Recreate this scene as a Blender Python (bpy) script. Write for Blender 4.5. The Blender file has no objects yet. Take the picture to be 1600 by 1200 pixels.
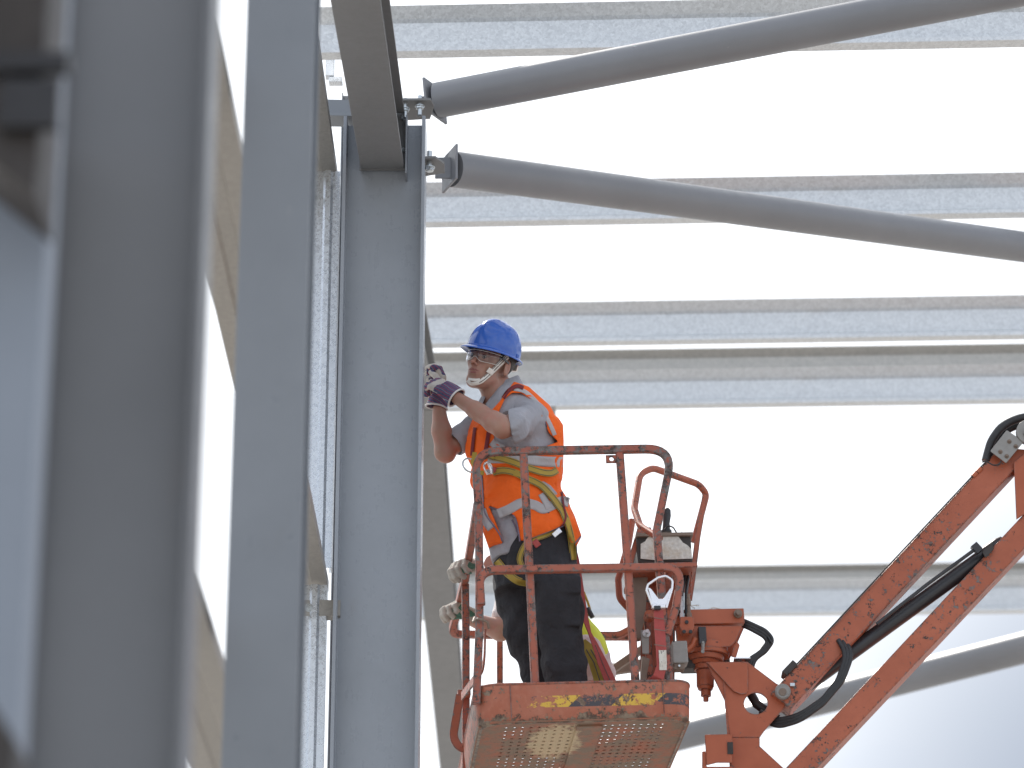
import bpy, bmesh, math, random
import numpy as np
from mathutils import Vector, Matrix, Quaternion
from mathutils.bvhtree import BVHTree
R = math.radians
random.seed(7); np.random.seed(7)
C = bpy.context.scene.collection
scene = bpy.context.scene

# ------------------------------------------------------------------ camera, sky, sun, exposure
FPX = 5087.0                       # focal length in pixels of the 1600 px wide photograph
PITCH = 22.1; YAW = 0.63
cam_d = bpy.data.cameras.new('camera'); cam = bpy.data.objects.new('camera', cam_d); C.objects.link(cam)
cam_d.sensor_width = 36.0; cam_d.lens = 36.0*FPX/1600.0
CAMZ = 1.6
cam.location = (0, 0, CAMZ)
cam.rotation_euler = (R(90+PITCH), 0, R(YAW))
cam_d.clip_start = 0.1; cam_d.clip_end = 5000
cam_d.dof.use_dof = True; cam_d.dof.focus_distance = 15.25; cam_d.dof.aperture_fstop = 2.2
scene.camera = cam
SUN_EL, SUN_AZ = 49.0, -24.0       # azimuth from +Y, clockwise
sdir = Vector((math.sin(R(SUN_AZ))*math.cos(R(SUN_EL)), math.cos(R(SUN_AZ))*math.cos(R(SUN_EL)), math.sin(R(SUN_EL))))
sun_d = bpy.data.lights.new('sun', 'SUN'); sun = bpy.data.objects.new('sun', sun_d); C.objects.link(sun)
sun_d.energy = 3.2; sun_d.angle = R(1.2); sun_d.color = (1.0, 0.95, 0.88)
sun.rotation_euler = sdir.to_track_quat('Z', 'Y').to_euler(); sun.location = (0, 0, 30)
world = bpy.data.worlds.new('World'); scene.world = world; world.use_nodes = True
def build_world():
    nt = world.node_tree; N = nt.nodes; L = nt.links
    N.clear()
    out = N.new('ShaderNodeOutputWorld'); bg = N.new('ShaderNodeBackground')
    sky = N.new('ShaderNodeTexSky'); sky.sky_type = 'NISHITA'; sky.sun_disc = False
    sky.sun_elevation = R(SUN_EL); sky.sun_rotation = R(SUN_AZ); sky.air_density = 1.0; sky.dust_density = 1.4
    tc = N.new('ShaderNodeTexCoord')
    # thin bright cloud: thickest round the sun, broken up by noise elsewhere
    dot = N.new('ShaderNodeVectorMath'); dot.operation = 'DOT_PRODUCT'; dot.inputs[1].default_value = sdir
    L.new(tc.outputs['Generated'], dot.inputs[0])
    mr = N.new('ShaderNodeMapRange'); mr.inputs['From Min'].default_value = 0.52; mr.inputs['From Max'].default_value = 0.86
    mr.inputs['To Min'].default_value = 0.0; mr.inputs['To Max'].default_value = 0.75; mr.interpolation_type = 'SMOOTHSTEP'
    L.new(dot.outputs['Value'], mr.inputs['Value'])
    no = N.new('ShaderNodeTexNoise'); no.inputs['Scale'].default_value = 3.2; no.inputs['Detail'].default_value = 6; no.inputs['Roughness'].default_value = 0.5
    mp = N.new('ShaderNodeMapping'); mp.inputs['Scale'].default_value = (1, 1, 2.4); mp.inputs['Location'].default_value = (0.3, 0.1, 0.55)
    L.new(tc.outputs['Generated'], mp.inputs['Vector']); L.new(mp.outputs['Vector'], no.inputs['Vector'])
    mn = N.new('ShaderNodeMapRange'); mn.inputs['From Min'].default_value = 0.30; mn.inputs['From Max'].default_value = 0.60
    mn.inputs['To Min'].default_value = 0.0; mn.inputs['To Max'].default_value = 0.85
    L.new(no.outputs['Fac'], mn.inputs['Value'])
    ad = N.new('ShaderNodeMath'); ad.operation = 'ADD'; ad.use_clamp = True
    L.new(mr.outputs['Result'], ad.inputs[0]); L.new(mn.outputs['Result'], ad.inputs[1])
    cl = N.new('ShaderNodeMixRGB'); cl.blend_type = 'MIX'; cl.inputs['Color1'].default_value = (1, 1, 1, 1)
    L.new(ad.outputs['Value'], cl.inputs['Fac'])
    L.new(sky.outputs['Color'], cl.inputs['Color1'])
    cl.inputs['Color2'].default_value = (8.3, 8.6, 9.0, 1)
    # a thicker blue grey cloud bank low on the right
    d2 = N.new('ShaderNodeVectorMath'); d2.operation = 'DOT_PRODUCT'; d2.inputs[1].default_value = Vector((math.sin(R(14))*math.cos(R(11)), math.cos(R(14))*math.cos(R(11)), math.sin(R(11))))
    L.new(tc.outputs['Generated'], d2.inputs[0])
    m2 = N.new('ShaderNodeMapRange'); m2.interpolation_type = 'SMOOTHSTEP'; m2.inputs['From Min'].default_value = .972; m2.inputs['From Max'].default_value = .998
    m2.inputs['To Max'].default_value = .92
    L.new(d2.outputs['Value'], m2.inputs['Value'])
    c2 = N.new('ShaderNodeMixRGB'); L.new(m2.outputs['Result'], c2.inputs['Fac']); L.new(cl.outputs['Color'], c2.inputs['Color1']); c2.inputs['Color2'].default_value = (1.95, 2.3, 2.95, 1)
    cl = c2
    L.new(cl.outputs['Color'], bg.inputs['Color'])
    bg.inputs['Strength'].default_value = 0.085
    L.new(bg.outputs['Background'], out.inputs['Surface'])
build_world()
vs = scene.view_settings; vs.view_transform = 'Standard'; vs.look = 'None'; vs.gamma = 1; vs.use_curve_mapping = False
vs.exposure = 1.05
scene.cycles.max_bounces = 8; scene.cycles.transparent_max_bounces = 12

# ------------------------------------------------------------------ measuring helpers
CM = Matrix.Translation((0, 0, CAMZ)) @ cam.rotation_euler.to_matrix().to_4x4()
CR = CM.to_3x3(); CO = Vector((0, 0, CAMZ)); CRi = CR.inverted()
def ray(px, py): return (CR @ Vector((px-800, 600-py, -FPX))).normalized()
def P(px, py, Y):
    """point in the plane y = Y that the photograph shows at this pixel"""
    d = ray(px, py); return CO + d*(Y/d.y)
def PX(px, py, X):
    d = ray(px, py); return CO + d*(X/d.x)
def proj(p):
    q = CRi @ (Vector(p)-CO); return (800+FPX*q.x/-q.z, 600-FPX*q.y/-q.z)
def pxm(Y, py=700):   # pixels per metre at plane Y
    a = P(800, py, Y); b = proj(a+Vector((1, 0, 0))); return b[0]-proj(a)[0]

# ------------------------------------------------------------------ node material helpers
class MT:
    def __init__(s, name):
        s.m = bpy.data.materials.new(name); s.m.use_nodes = True
        s.nt = s.m.node_tree; s.N = s.nt.nodes; s.L = s.nt.links
        s.b = s.N['Principled BSDF']; s.tc = s.N.new('ShaderNodeTexCoord')
    def noise(s, scale, detail=4, rough=.55, stretch=None, off=None, out='Fac', dist=0):
        n = s.N.new('ShaderNodeTexNoise'); n.inputs['Scale'].default_value = scale; n.inputs['Detail'].default_value = detail
        n.inputs['Roughness'].default_value = rough; n.inputs['Distortion'].default_value = dist
        mp = s.N.new('ShaderNodeMapping')
        if stretch: mp.inputs['Scale'].default_value = stretch
        if off: mp.inputs['Location'].default_value = off
        s.L.new(s.tc.outputs['Object'], mp.inputs['Vector']); s.L.new(mp.outputs['Vector'], n.inputs['Vector'])
        return n.outputs[out]
    def voro(s, scale, out='Color', stretch=None, vec=None):
        n = s.N.new('ShaderNodeTexVoronoi'); n.inputs['Scale'].default_value = scale
        if vec is None:
            mp = s.N.new('ShaderNodeMapping')
            if stretch: mp.inputs['Scale'].default_value = stretch
            s.L.new(s.tc.outputs['Object'], mp.inputs['Vector']); vec = mp.outputs['Vector']
        s.L.new(vec, n.inputs['Vector']); return n.outputs[out]
    def math(s, op, a, b=None, clamp=False):
        n = s.N.new('ShaderNodeMath'); n.operation = op; n.use_clamp = clamp
        for i, x in enumerate((a, b)):
            if x is None: continue
            if isinstance(x, (int, float)): n.inputs[i].default_value = x
            else: s.L.new(x, n.inputs[i])
        return n.outputs[0]
    def rng(s, v, a, b, c=0, d=1):
        n = s.N.new('ShaderNodeMapRange'); n.inputs['From Min'].default_value = a; n.inputs['From Max'].default_value = b
        n.inputs['To Min'].default_value = c; n.inputs['To Max'].default_value = d
        s.L.new(v, n.inputs['Value']); return n.outputs['Result']
    def mix(s, f, a, b, mode='MIX'):
        n = s.N.new('ShaderNodeMixRGB'); n.blend_type = mode
        for k, x in (('Fac', f), ('Color1', a), ('Color2', b)):
            if isinstance(x, (int, float)): n.inputs[k].default_value = x if k == 'Fac' else (x, x, x, 1)
            elif isinstance(x, tuple): n.inputs[k].default_value = (*x, 1)
            else: s.L.new(x, n.inputs[k])
        return n.outputs['Color']
    def set(s, key, v):
        if isinstance(v, (int, float)): s.b.inputs[key].default_value = v
        elif isinstance(v, tuple): s.b.inputs[key].default_value = (*v, 1) if len(v) == 3 and key != 'Subsurface Radius' else v
        else: s.L.new(v, s.b.inputs[key])
        return s
    def bump(s, h, dist=.002, strength=.5):
        n = s.N.new('ShaderNodeBump'); n.inputs['Distance'].default_value = dist; n.inputs['Strength'].default_value = strength
        s.L.new(h, n.inputs['Height']); s.L.new(n.outputs['Normal'], s.b.inputs['Normal']); return s
    def edge(s, rad):
        bv = s.N.new('ShaderNodeBevel'); bv.samples = 3; bv.inputs['Radius'].default_value = rad
        g = s.N.new('ShaderNodeNewGeometry'); d = s.N.new('ShaderNodeVectorMath'); d.operation = 'DOT_PRODUCT'
        s.L.new(bv.outputs['Normal'], d.inputs[0]); s.L.new(g.outputs['Normal'], d.inputs[1])
        return s.math('SUBTRACT', 1.0, d.outputs['Value'], True)
    def xyz(s):
        n = s.N.new('ShaderNodeSeparateXYZ'); s.L.new(s.tc.outputs['Object'], n.inputs[0]); return n.outputs
M = {}
def simple(name, col, rough=.5, metal=0, var=.12, nscale=25, bump=0, bscale=200, spec=None):
    t = MT(name); n = t.noise(nscale, 5)
    lo = tuple(max(0, c*(1-var)) for c in col); hi = tuple(min(1, c*(1+var)) for c in col)
    t.set('Base Color', t.mix(n, lo, hi)).set('Metallic', metal)
    t.set('Roughness', t.rng(t.noise(nscale*1.7, 4), .3, .7, max(0.02, rough-.08), min(1, rough+.08)))
    if spec is not None: t.set('Specular IOR Level', spec)
    if bump: t.bump(t.noise(bscale, 4), bump, .6)
    M[name] = t.m; return t.m
# painted structural steel, satin blue grey, with faint handling marks
def steelpaint(name, col, rough=.38):
    t = MT(name)
    n1 = t.noise(1.6, 5, .6); n2 = t.noise(14, 6, .65); n3 = t.noise(60, 3, .6, stretch=(1, 1, .08))
    c = t.mix(t.rng(n1, .3, .7), tuple(x*.93 for x in col), tuple(x*1.07 for x in col))
    scuff = t.rng(n2, .68, .74); c = t.mix(t.math('MULTIPLY', scuff, .22), c, (.42, .41, .40))
    dirt = t.rng(t.noise(5, 8, .7, stretch=(1, 1, .35), off=(3, 1, 2)), .62, .8); c = t.mix(t.math('MULTIPLY', dirt, .25), c, (.16, .12, .09))
    t.set('Base Color', c).set('Roughness', t.rng(t.math('ADD', n2, t.math('MULTIPLY', n3, .4)), .35, .95, rough-.08, rough+.14)).set('Specular IOR Level', .6)
    t.bump(t.noise(220, 3), .0006, .35)
    M[name] = t.m
steelpaint('grey_paint', (.205, .222, .248), .30)
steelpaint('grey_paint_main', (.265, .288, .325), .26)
steelpaint('grey_paint_shaded', (.148, .152, .162), .36)  # column paint darkened, the nearest column's shade put into its colour
steelpaint('grey_paint_warm', (.155, .156, .160), .45)
steelpaint('grey_paint_far', (.155, .155, .160), .42)
steelpaint('pale_paint', (.22, .25, .30), .5)
steelpaint('tube_paint', (.190, .195, .212), .38)
# galvanised sheet with spangle
def galv(name, base=(.65, .67, .69), metal=.45, rough=.42, lo=.80, hi=1.15):
    t = MT(name)
    nz = t.noise(30, 3, .6, out='Color')
    vm = t.N.new('ShaderNodeVectorMath'); vm.operation = 'MULTIPLY_ADD'; vm.inputs[1].default_value = (.03, .03, .03)
    t.L.new(nz, vm.inputs[0]); t.L.new(t.tc.outputs['Object'], vm.inputs[2])
    v = t.voro(75, 'Color', vec=vm.outputs[0]); s = t.N.new('ShaderNodeSeparateColor'); t.L.new(v, s.inputs[0])
    v2 = t.voro(160, 'Color', vec=vm.outputs[0]); s2 = t.N.new('ShaderNodeSeparateColor'); t.L.new(v2, s2.inputs[0])
    sp = t.math('ADD', t.math('MULTIPLY', s.outputs[0], .6), t.math('MULTIPLY', s2.outputs[0], .4))
    c = t.mix(sp, tuple(x*lo for x in base), tuple(min(1, x*hi) for x in base))
    st = t.rng(t.noise(3.5, 6, .7, stretch=(.4, 1, 1)), .62, .78); c = t.mix(t.math('MULTIPLY', st, .3), c, (.5, .47, .43))
    t.set('Base Color', c).set('Metallic', metal).set('Roughness', t.rng(sp, 0, 1, rough-.09, rough+.10))
    t.bump(sp, .0004, .25)
    M[name] = t.m
galv('galvanised'); galv('galvanised_mid', (.47, .455, .43), .4, .48); galv('galvanised_dark', (.24, .235, .225), .4, .5); galv('galvanised_dull', (.33, .31, .285), .4, .5); galv('galvanised_bright', (.66, .69, .73), .7, .30, .90, 1.07)
# chipped orange paint
def chipped(name, col=(.60, .125, .045), thr=.6, fade=(.66, .22, .12), edge=2.1, stretch=None):
    t = MT(name)
    big = t.noise(2.2, 4, .55); mid = t.noise(26, 8, .72, stretch=stretch); fine = t.noise(90, 6, .7, off=(2, 5, 1))
    e = t.edge(.011)
    c = t.mix(t.rng(t.noise(5, 5, .6), .3, .75), col, fade)
    c = t.mix(t.math('MULTIPLY', t.rng(t.noise(140, 3), .4, .7), .15), c, (.35, .09, .05))
    scr = t.rng(t.noise(9, 8, .75, stretch=(6, 1, 1), off=(1, 2, 7)), .70, .73); c = t.mix(t.math('MULTIPLY', scr, .45), c, (.75, .62, .55))
    v = t.math('ADD', t.math('MULTIPLY', mid, .62), t.math('MULTIPLY', fine, .38))
    v = t.math('ADD', v, t.math('MULTIPLY', t.rng(big, .35, .7, -.06, .06), .8))
    v = t.math('ADD', v, t.math('MULTIPLY', t.math('MULTIPLY', e, edge), t.rng(fine, .35, .6, .15, 1.0)))
    rim = t.rng(v, thr-.018, thr-.008); chip = t.rng(v, thr, thr+.008)
    bare = t.mix(t.rng(t.noise(22, 5, .7, off=(4, 4, 9)), .42, .58), (.055, .035, .030), (.17, .155, .15))
    c = t.mix(t.math('MULTIPLY', rim, .55), c, (.30, .085, .05)); c = t.mix(chip, c, bare)
    t.set('Base Color', c).set('Roughness', t.rng(chip, 0, 1, .47, .72)).set('Specular IOR Level', .45)
    h = t.math('ADD', t.math('MULTIPLY', chip, -1.0), t.math('MULTIPLY', fine, .25)); t.bump(h, .0012, .7)
    M[name] = t.m; return t
chipped('orange_worn', col=(.33, .086, .042), thr=.560, fade=(.39, .115, .07))
chipped('orange_rail', col=(.31, .082, .046), thr=.532, fade=(.38, .115, .075), edge=2.6)
chipped('orange_top', col=(.27, .074, .046), thr=.500, fade=(.33, .10, .07), edge=2.8)
chipped('orange_boom', col=(.34, .080, .032), thr=.615, fade=(.42, .11, .05), edge=1.0)
chipped('orange_arm', col=(.32, .080, .036), thr=.566, fade=(.43, .12, .06), edge=1.4)
def kick_material():
    t = MT('orange_hazard_tape')
    # the tape: yellow and dark slanting blocks in a band, scraped away in patches
    u, vv, w = t.xyz()
    big = t.noise(2.6, 4, .6); mid = t.noise(18, 8, .72); fine = t.noise(80, 6, .7, off=(2, 5, 1))
    e = t.edge(.006)
    c = t.mix(t.rng(t.noise(6, 5, .6), .3, .75), (.35, .098, .052), (.40, .15, .098))
    c = t.mix(t.math('MULTIPLY', t.rng(t.noise(30, 6, .7), .5, .7), .25), c, (.55, .27, .18))
    band = t.math('MULTIPLY', t.rng(w, .066, .068), t.rng(w, .1175, .1195, 1, 0))
    ph = t.math('ADD', u, t.math('MULTIPLY', w, -1.15))
    fr = t.math('FRACT', t.math('DIVIDE', t.math('ADD', ph, 1.187), .38))
    ye = t.rng(fr, .505, .512)
    tape = t.mix(ye, (.055, .055, .068), (.62, .40, .06))
    scr = t.noise(13, 9, .78, stretch=(1, 1, 1.6), off=(5, 5, 5))
    hold = t.math('ADD', scr, t.rng(u, .14, .42, .16, 0)); keep = t.rng(hold, .535, .545, 1, 0)
    c = t.mix(t.math('MULTIPLY', band, keep), c, tape)
    v = t.math('ADD', t.math('MULTIPLY', mid, .62), t.math('MULTIPLY', fine, .38))
    v = t.math('ADD', v, t.math('MULTIPLY', t.rng(big, .3, .7, -.1, .1), .6))
    v = t.math('ADD', v, t.rng(w, .045, -.01, 0, .17)); v = t.math('ADD', v, t.math('MULTIPLY', e, .8))
    v = t.math('ADD', v, t.rng(u, .16, .0, 0, .05))
    chip = t.rng(v, .570, .580); rim = t.rng(v, .553, .566)
    bare = t.mix(t.rng(t.noise(22, 5, .7, off=(4, 4, 9)), .42, .58), (.085, .05, .036), (.24, .18, .13))
    c = t.mix(t.math('MULTIPLY', rim, .5), c, (.36, .11, .06)); c = t.mix(chip, c, bare)
    t.set('Base Color', c).set('Roughness', .55)
    t.bump(t.math('ADD', t.math('MULTIPLY', chip, -1.0), t.math('MULTIPLY', fine, .3)), .0012, .7)
    M['kick'] = t.m
kick_material()
def floor_material():
    t = MT('dirty_orange_floor')
    u, vv, w = t.xyz()
    n = t.noise(7, 8, .72); f = t.noise(55, 6, .7)
    c = t.mix(t.rng(n, .38, .56), (.32, .10, .052), (.185, .125, .085))
    c = t.mix(t.math('MULTIPLY', t.rng(f, .55, .68), .7), c, (.10, .055, .04))
    # dried pale mud patch under the left panel
    d = t.N.new('ShaderNodeVectorMath'); d.operation = 'DISTANCE'; d.inputs[1].default_value = (.37, .30, 0)
    mp = t.N.new('ShaderNodeMapping'); mp.inputs['Scale'].default_value = (1, .42, 0); t.L.new(t.tc.outputs['Object'], mp.inputs['Vector'])
    t.L.new(mp.outputs['Vector'], d.inputs[0])
    mud = t.rng(t.math('ADD', d.outputs['Value'], t.math('MULTIPLY', t.noise(17, 8, .8), .22)), .205, .235, 1, 0)
    t.L.new  # keep linter quiet
    c = t.mix(t.math('MULTIPLY', mud, .85), c, (.50, .39, .24))
    t.set('Base Color', c).set('Roughness', .75); t.bump(t.math('ADD', n, f), .002, .6)
    d.inputs[1].default_value = (.37, .145, 0)
    M['floor'] = t.m
floor_material()
simple('bolt_zinc', (.55, .58, .60), .32, .9, .1)
simple('dark_rubber', (.022, .022, .025), .5, 0, .3, 40, .0006)
simple('black_paint', (.028, .028, .032), .38, .1, .3, 12, .0005)
simple('grey_box', (.26, .25, .24), .55, .2, .25, 20, .0008, 60)
simple('steel_bright', (.70, .70, .72), .25, .95, .1)
simple('alloy', (.78, .76, .78), .30, .85, .06)
simple('dark_brown_metal', (.040, .034, .032), .6, .1, .4, 15, .001, 60)
simple('dusty_steel', (.20, .15, .12), .65, .2, .3, 12, .001, 60)

# ------------------------------------------------------------------ mesh helpers (world coordinates in, ONE object out)
def setp(o, label=None, cat=None, group=None, kind=None):
    if label: o['label'] = label
    if cat: o['category'] = cat
    if group: o['group'] = group
    if kind: o['kind'] = kind
    return o
def thing(name, label, cat, loc, group=None, rot=None):
    o = bpy.data.objects.new(name, None); C.objects.link(o); o.empty_display_size = .2
    o.location = loc
    if rot is not None: o.rotation_euler = rot
    return setp(o, label, cat, group)
class MB:
    def __init__(s): s.v = []; s.f = []; s.mi = []; s.sm = []
    def add(s, vs_, fs, mat=0, smooth=False):
        b = len(s.v); s.v += [Vector(v) for v in vs_]; s.f += [tuple(b+i for i in f) for f in fs]
        s.mi += [mat]*len(fs); s.sm += [smooth]*len(fs); return s
    def box(s, c, size, rot=None, mat=0):
        hx, hy, hz = (a/2 for a in size); rot = rot or Matrix.Identity(3)
        vs_ = [Vector(c)+rot @ Vector((x*hx, y*hy, z*hz)) for x in (-1, 1) for y in (-1, 1) for z in (-1, 1)]
        return s.add(vs_, [(0,1,3,2),(4,6,7,5),(0,4,5,1),(2,3,7,6),(0,2,6,4),(1,5,7,3)], mat)
    def hexa(s, q, mat=0):   # 8 corners: bottom ring 0-3, top ring 4-7
        return s.add(q, [(3,2,1,0),(4,5,6,7),(0,1,5,4),(1,2,6,5),(2,3,7,6),(3,0,4,7)], mat)
    def loft(s, rings, closed=True, cap=True, smooth=False, mat=0):
        n = len(rings[0]); vs_ = [p for r in rings for p in r]; fs = []
        for i in range(len(rings)-1):
            for j in range(n if closed else n-1):
                k = (j+1) % n; fs.append((i*n+j, i*n+k, (i+1)*n+k, (i+1)*n+j))
        s.add(vs_, fs, mat, smooth)
        if cap and closed:
            b = len(s.v)-len(vs_)
            s.f.append(tuple(b+j for j in reversed(range(n)))); s.f.append(tuple(b+(len(rings)-1)*n+j for j in range(n)))
            s.mi += [mat]*2; s.sm += [False]*2
        return s
    def sweep(s, prof, pts, up, closed=True, smooth=False, cap=True, mat=0):
        """prof = [(side, up)], swept along pts; up = reference vector or list"""
        rings = []; n = len(pts)
        for i, p in enumerate(pts):
            p = Vector(p)
            if i == 0: t = (Vector(pts[1])-p).normalized()
            elif i == n-1: t = (p-Vector(pts[-2])).normalized()
            else: t = ((Vector(pts[i+1])-p).normalized()+(p-Vector(pts[i-1])).normalized()).normalized()
            u0 = Vector(up[i]) if isinstance(up, list) else Vector(up)
            sd = t.cross(u0).normalized(); u = sd.cross(t).normalized()
            sc = 1.0
            if 0 < i < n-1:
                cs = t.dot((p-Vector(pts[i-1])).normalized()); sc = 1/max(.5, cs)
            rings.append([p+sd*a+u*b for a, b in prof])
        return s.loft(rings, closed, cap, smooth, mat)
    def tube(s, pts, r, seg=12, mat=0, cap=True):
        rings = []; n = len(pts); pv = None
        rr = r if isinstance(r, (list, tuple)) else [r]*n
        for i, p in enumerate(pts):
            p = Vector(p)
            if i == 0: t = (Vector(pts[1])-p).normalized()
            elif i == n-1: t = (p-Vector(pts[-2])).normalized()
            else: t = ((Vector(pts[i+1])-p).normalized()+(p-Vector(pts[i-1])).normalized()).normalized()
            if pv is None: pv = t.orthogonal().normalized()
            else:
                pv = (pv - t*pv.dot(t)).normalized()
            w = t.cross(pv)
            rings.append([p+(pv*math.cos(a)+w*math.sin(a))*rr[i] for a in (2*math.pi*j/seg for j in range(seg))])
        return s.loft(rings, True, cap, True, mat)
    def disc(s, c, axis, r, th, seg=24, mat=0, r2=None):
        a = Vector(axis).normalized(); c = Vector(c)
        b = a.orthogonal().normalized(); w = a.cross(b)
        rs = [[c+a*h+(b*math.cos(x)+w*math.sin(x))*q for x in (2*math.pi*j/seg for j in range(seg))] for h, q in ((-th/2, r), (th/2, r2 or r))]
        return s.loft(rs, mat=mat, smooth=True)
    def plate(s, outline, holes_n, th, mat=0):
        """flat plate from an outline of points (planar), thickness th along normal holes_n"""
        n = Vector(holes_n).normalized()*th/2
        return s.loft([[Vector(p)-n for p in outline], [Vector(p)+n for p in outline]], mat=mat)
    def build(s, name, mats, parent=None, bevel=0, loc=None, seg=2, label=None):
        me = bpy.data.meshes.new(name)
        org = Vector((0, 0, 0)); inv = None
        if parent is not None:
            m = Matrix.Identity(4); ch = []; q = parent
            while q is not None: ch.append(q); q = q.parent
            for q in reversed(ch): m = m @ q.matrix_basis
            inv = m.inverted()
        elif loc is not None: org = Vector(loc)
        vs_ = [tuple((inv @ v) if inv is not None else v-org) for v in s.v]
        me.from_pydata(vs_, [], s.f)
        if not isinstance(mats, (list, tuple)): mats = [mats]
        for m_ in mats: me.materials.append(M[m_] if isinstance(m_, str) else m_)
        me.polygons.foreach_set('material_index', s.mi); me.polygons.foreach_set('use_smooth', s.sm)
        bm = bmesh.new(); bm.from_mesh(me); bmesh.ops.recalc_face_normals(bm, faces=bm.faces); bm.to_mesh(me); bm.free()
        me.update()
        if any(s.sm): me.set_sharp_from_angle(angle=R(48))
        o = bpy.data.objects.new(name, me); C.objects.link(o)
        if parent is not None: o.parent = parent
        else: o.location = org
        if bevel:
            b = o.modifiers.new('bevel', 'BEVEL'); b.width = bevel; b.segments = seg; b.limit_method = 'ANGLE'; b.angle_limit = R(40)
            b.harden_normals = False
        if label: o['label'] = label
        return o
def fillet(pts, r, n=7, closed=False):
    pts = [Vector(p) for p in pts]; out = []
    N_ = len(pts)
    for i, p in enumerate(pts):
        if not closed and (i == 0 or i == N_-1): out.append(p); continue
        a, b = pts[i-1], pts[(i+1) % N_]
        rr = r[i] if isinstance(r, (list, tuple)) else r
        if rr <= 0: out.append(p); continue
        da = (a-p); db = (b-p); la, lb = da.length, db.length; da.normalize(); db.normalize()
        ang = da.angle(db); t = min(rr/math.tan(ang/2), la*.49, lb*.49)
        p0, p1 = p+da*t, p+db*t
        for k in range(n+1):
            u = k/n; out.append(p0*(1-u)**2+p*2*u*(1-u)+p1*u*u)
    return out
def rrect(w, h, r, n=3):
    out = []
    for cx, cy, a0 in ((w/2-r, h/2-r, 0), (-w/2+r, h/2-r, 90), (-w/2+r, -h/2+r, 180), (w/2-r, -h/2+r, 270)):
        for k in range(n+1):
            a = R(a0+90*k/n); out.append((cx+r*math.cos(a), cy+r*math.sin(a)))
    return out
def hprof(h, b, tw, tf):   # web along 'up', flanges across
    return [(-b/2, h/2), (b/2, h/2), (b/2, h/2-tf), (tw/2, h/2-tf), (tw/2, -h/2+tf), (b/2, -h/2+tf), (b/2, -h/2), (-b/2, -h/2), (-b/2, -h/2+tf), (-tw/2, -h/2+tf), (-tw/2, h/2-tf), (-b/2, h/2-tf)]
def thick(line, t):
    """thin open polyline profile -> closed outline of thickness t"""
    L_ = [Vector((a, b)) for a, b in line]; n = len(L_); A = []; B = []
    for i, p in enumerate(L_):
        d0 = (L_[i]-L_[i-1]).normalized() if i else (L_[1]-L_[0]).normalized()
        d1 = (L_[i+1]-L_[i]).normalized() if i < n-1 else d0
        if i == 0: d0 = d1
        d = (d0+d1); d = d.normalized(); nn = Vector((-d.y, d.x)); k = 1/max(.4, nn.dot(Vector((-d1.y, d1.x))))
        A.append(p+nn*t/2*k); B.append(p-nn*t/2*k)
    return [tuple(p) for p in A]+[tuple(p) for p in reversed(B)]
def bolt(mb, p, axis, r=.012, head=.012, shank=.03, mat=0):
    a = Vector(axis).normalized(); p = Vector(p)
    mb.disc(p+a*head/2, a, r*1.75, head, 6, mat); mb.disc(p+a*.0015, a, r*2.1, .003, 16, mat); mb.disc(p+a*(head+shank/2), a, r, shank, 12, mat)
# ------------------------------------------------------------------ ground
def ground_mat():
    t = MT('compacted_gravel')
    n = t.noise(.35, 6, .6); f = t.noise(9, 8, .7)
    c = t.mix(t.rng(n, .35, .65), (.27, .26, .245), (.36, .35, .335)); c = t.mix(t.math('MULTIPLY', t.rng(f, .45, .7), .5), c, (.18, .17, .155))
    t.set('Base Color', c).set('Roughness', .95); t.bump(f, .03, .6); M['ground'] = t.m
ground_mat()
g = MB(); n_ = 24
vs_ = []; fs_ = []
ring = [0, 4, 9, 16, 26, 45, 90, 200, 500, 1200, 2600]
cen = Vector((2, 12, 0))
vs_.append(cen.copy())
for r_ in ring[1:]:
    for k in range(n_):
        a = 2*math.pi*k/n_; vs_.append(cen+Vector((r_*math.cos(a), r_*math.sin(a), 0 if r_ < 60 else -0.2*math.sin(k*1.3)**2)))
for k in range(n_): fs_.append((0, 1+k, 1+(k+1) % n_))
for i in range(len(ring)-2):
    for k in range(n_):
        a, b = 1+i*n_+k, 1+i*n_+(k+1) % n_; fs_.append((a, a+n_, b+n_, b))
g.add(vs_, fs_); setp(g.build('ground', 'ground'), kind='structure', label='compacted gravel ground of the building site')

# ------------------------------------------------------------------ steel frame
WX = -0.80                                   # centre line of the row of columns
def column(px0, px1, Y, h, tw, tf, b, mat, label, top, webx=True, group='grey steel columns in a row'):
    """vertical H column between pixel columns px0, px1 (at y=600); webx: web faces the camera"""
    a = P(px0, 600, Y-(b/2 if webx else h/2)); c = P(px1, 600, Y-(b/2 if webx else h/2)); w = c.x-a.x; cx = (a.x+c.x)/2
    t = thing('steel_column', label, 'steel column', (cx, Y, 0), group)
    m = MB()
    if webx: prof = hprof(w, b, tw, tf); up = (1, 0, 0)
    else: prof = hprof(h, w, tw, tf); up = (0, 1, 0)
    m.sweep(prof, [(cx, Y, .03), (cx, Y, top)], up); m.build('shaft', mat, t, .0015)
    m = MB(); m.box((cx, Y, .015), (w+.12, (b if webx else h)+.12, .03)); m.build('base_plate', mat, t, .002)
    for sx in (-1, 1):
        for sy in (-1, 1):
            m = MB(); bolt(m, (cx+sx*(w/2+.03), Y+sy*((b if webx else h)/2+.03), .03), (0, 0, 1), .012, .018, .03); m.build('anchor_bolt', 'bolt_zinc', t)
    return t, cx, w
col1, c1x, c1w = column(52, 309, 6.05, .32, .012, .016, .15, 'grey_paint_shaded', 'nearest grey steel column, very wide and out of focus at the left', 7.4)
col2, c2x, c2w = column(366, 477, 9.2, .24, .011, .014, .2, 'grey_paint', 'middle grey steel column, slightly blurred, between the nearest and the sharp one', 8.0, webx=False)
TOP3 = P(600, 197, 14.05).z
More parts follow.
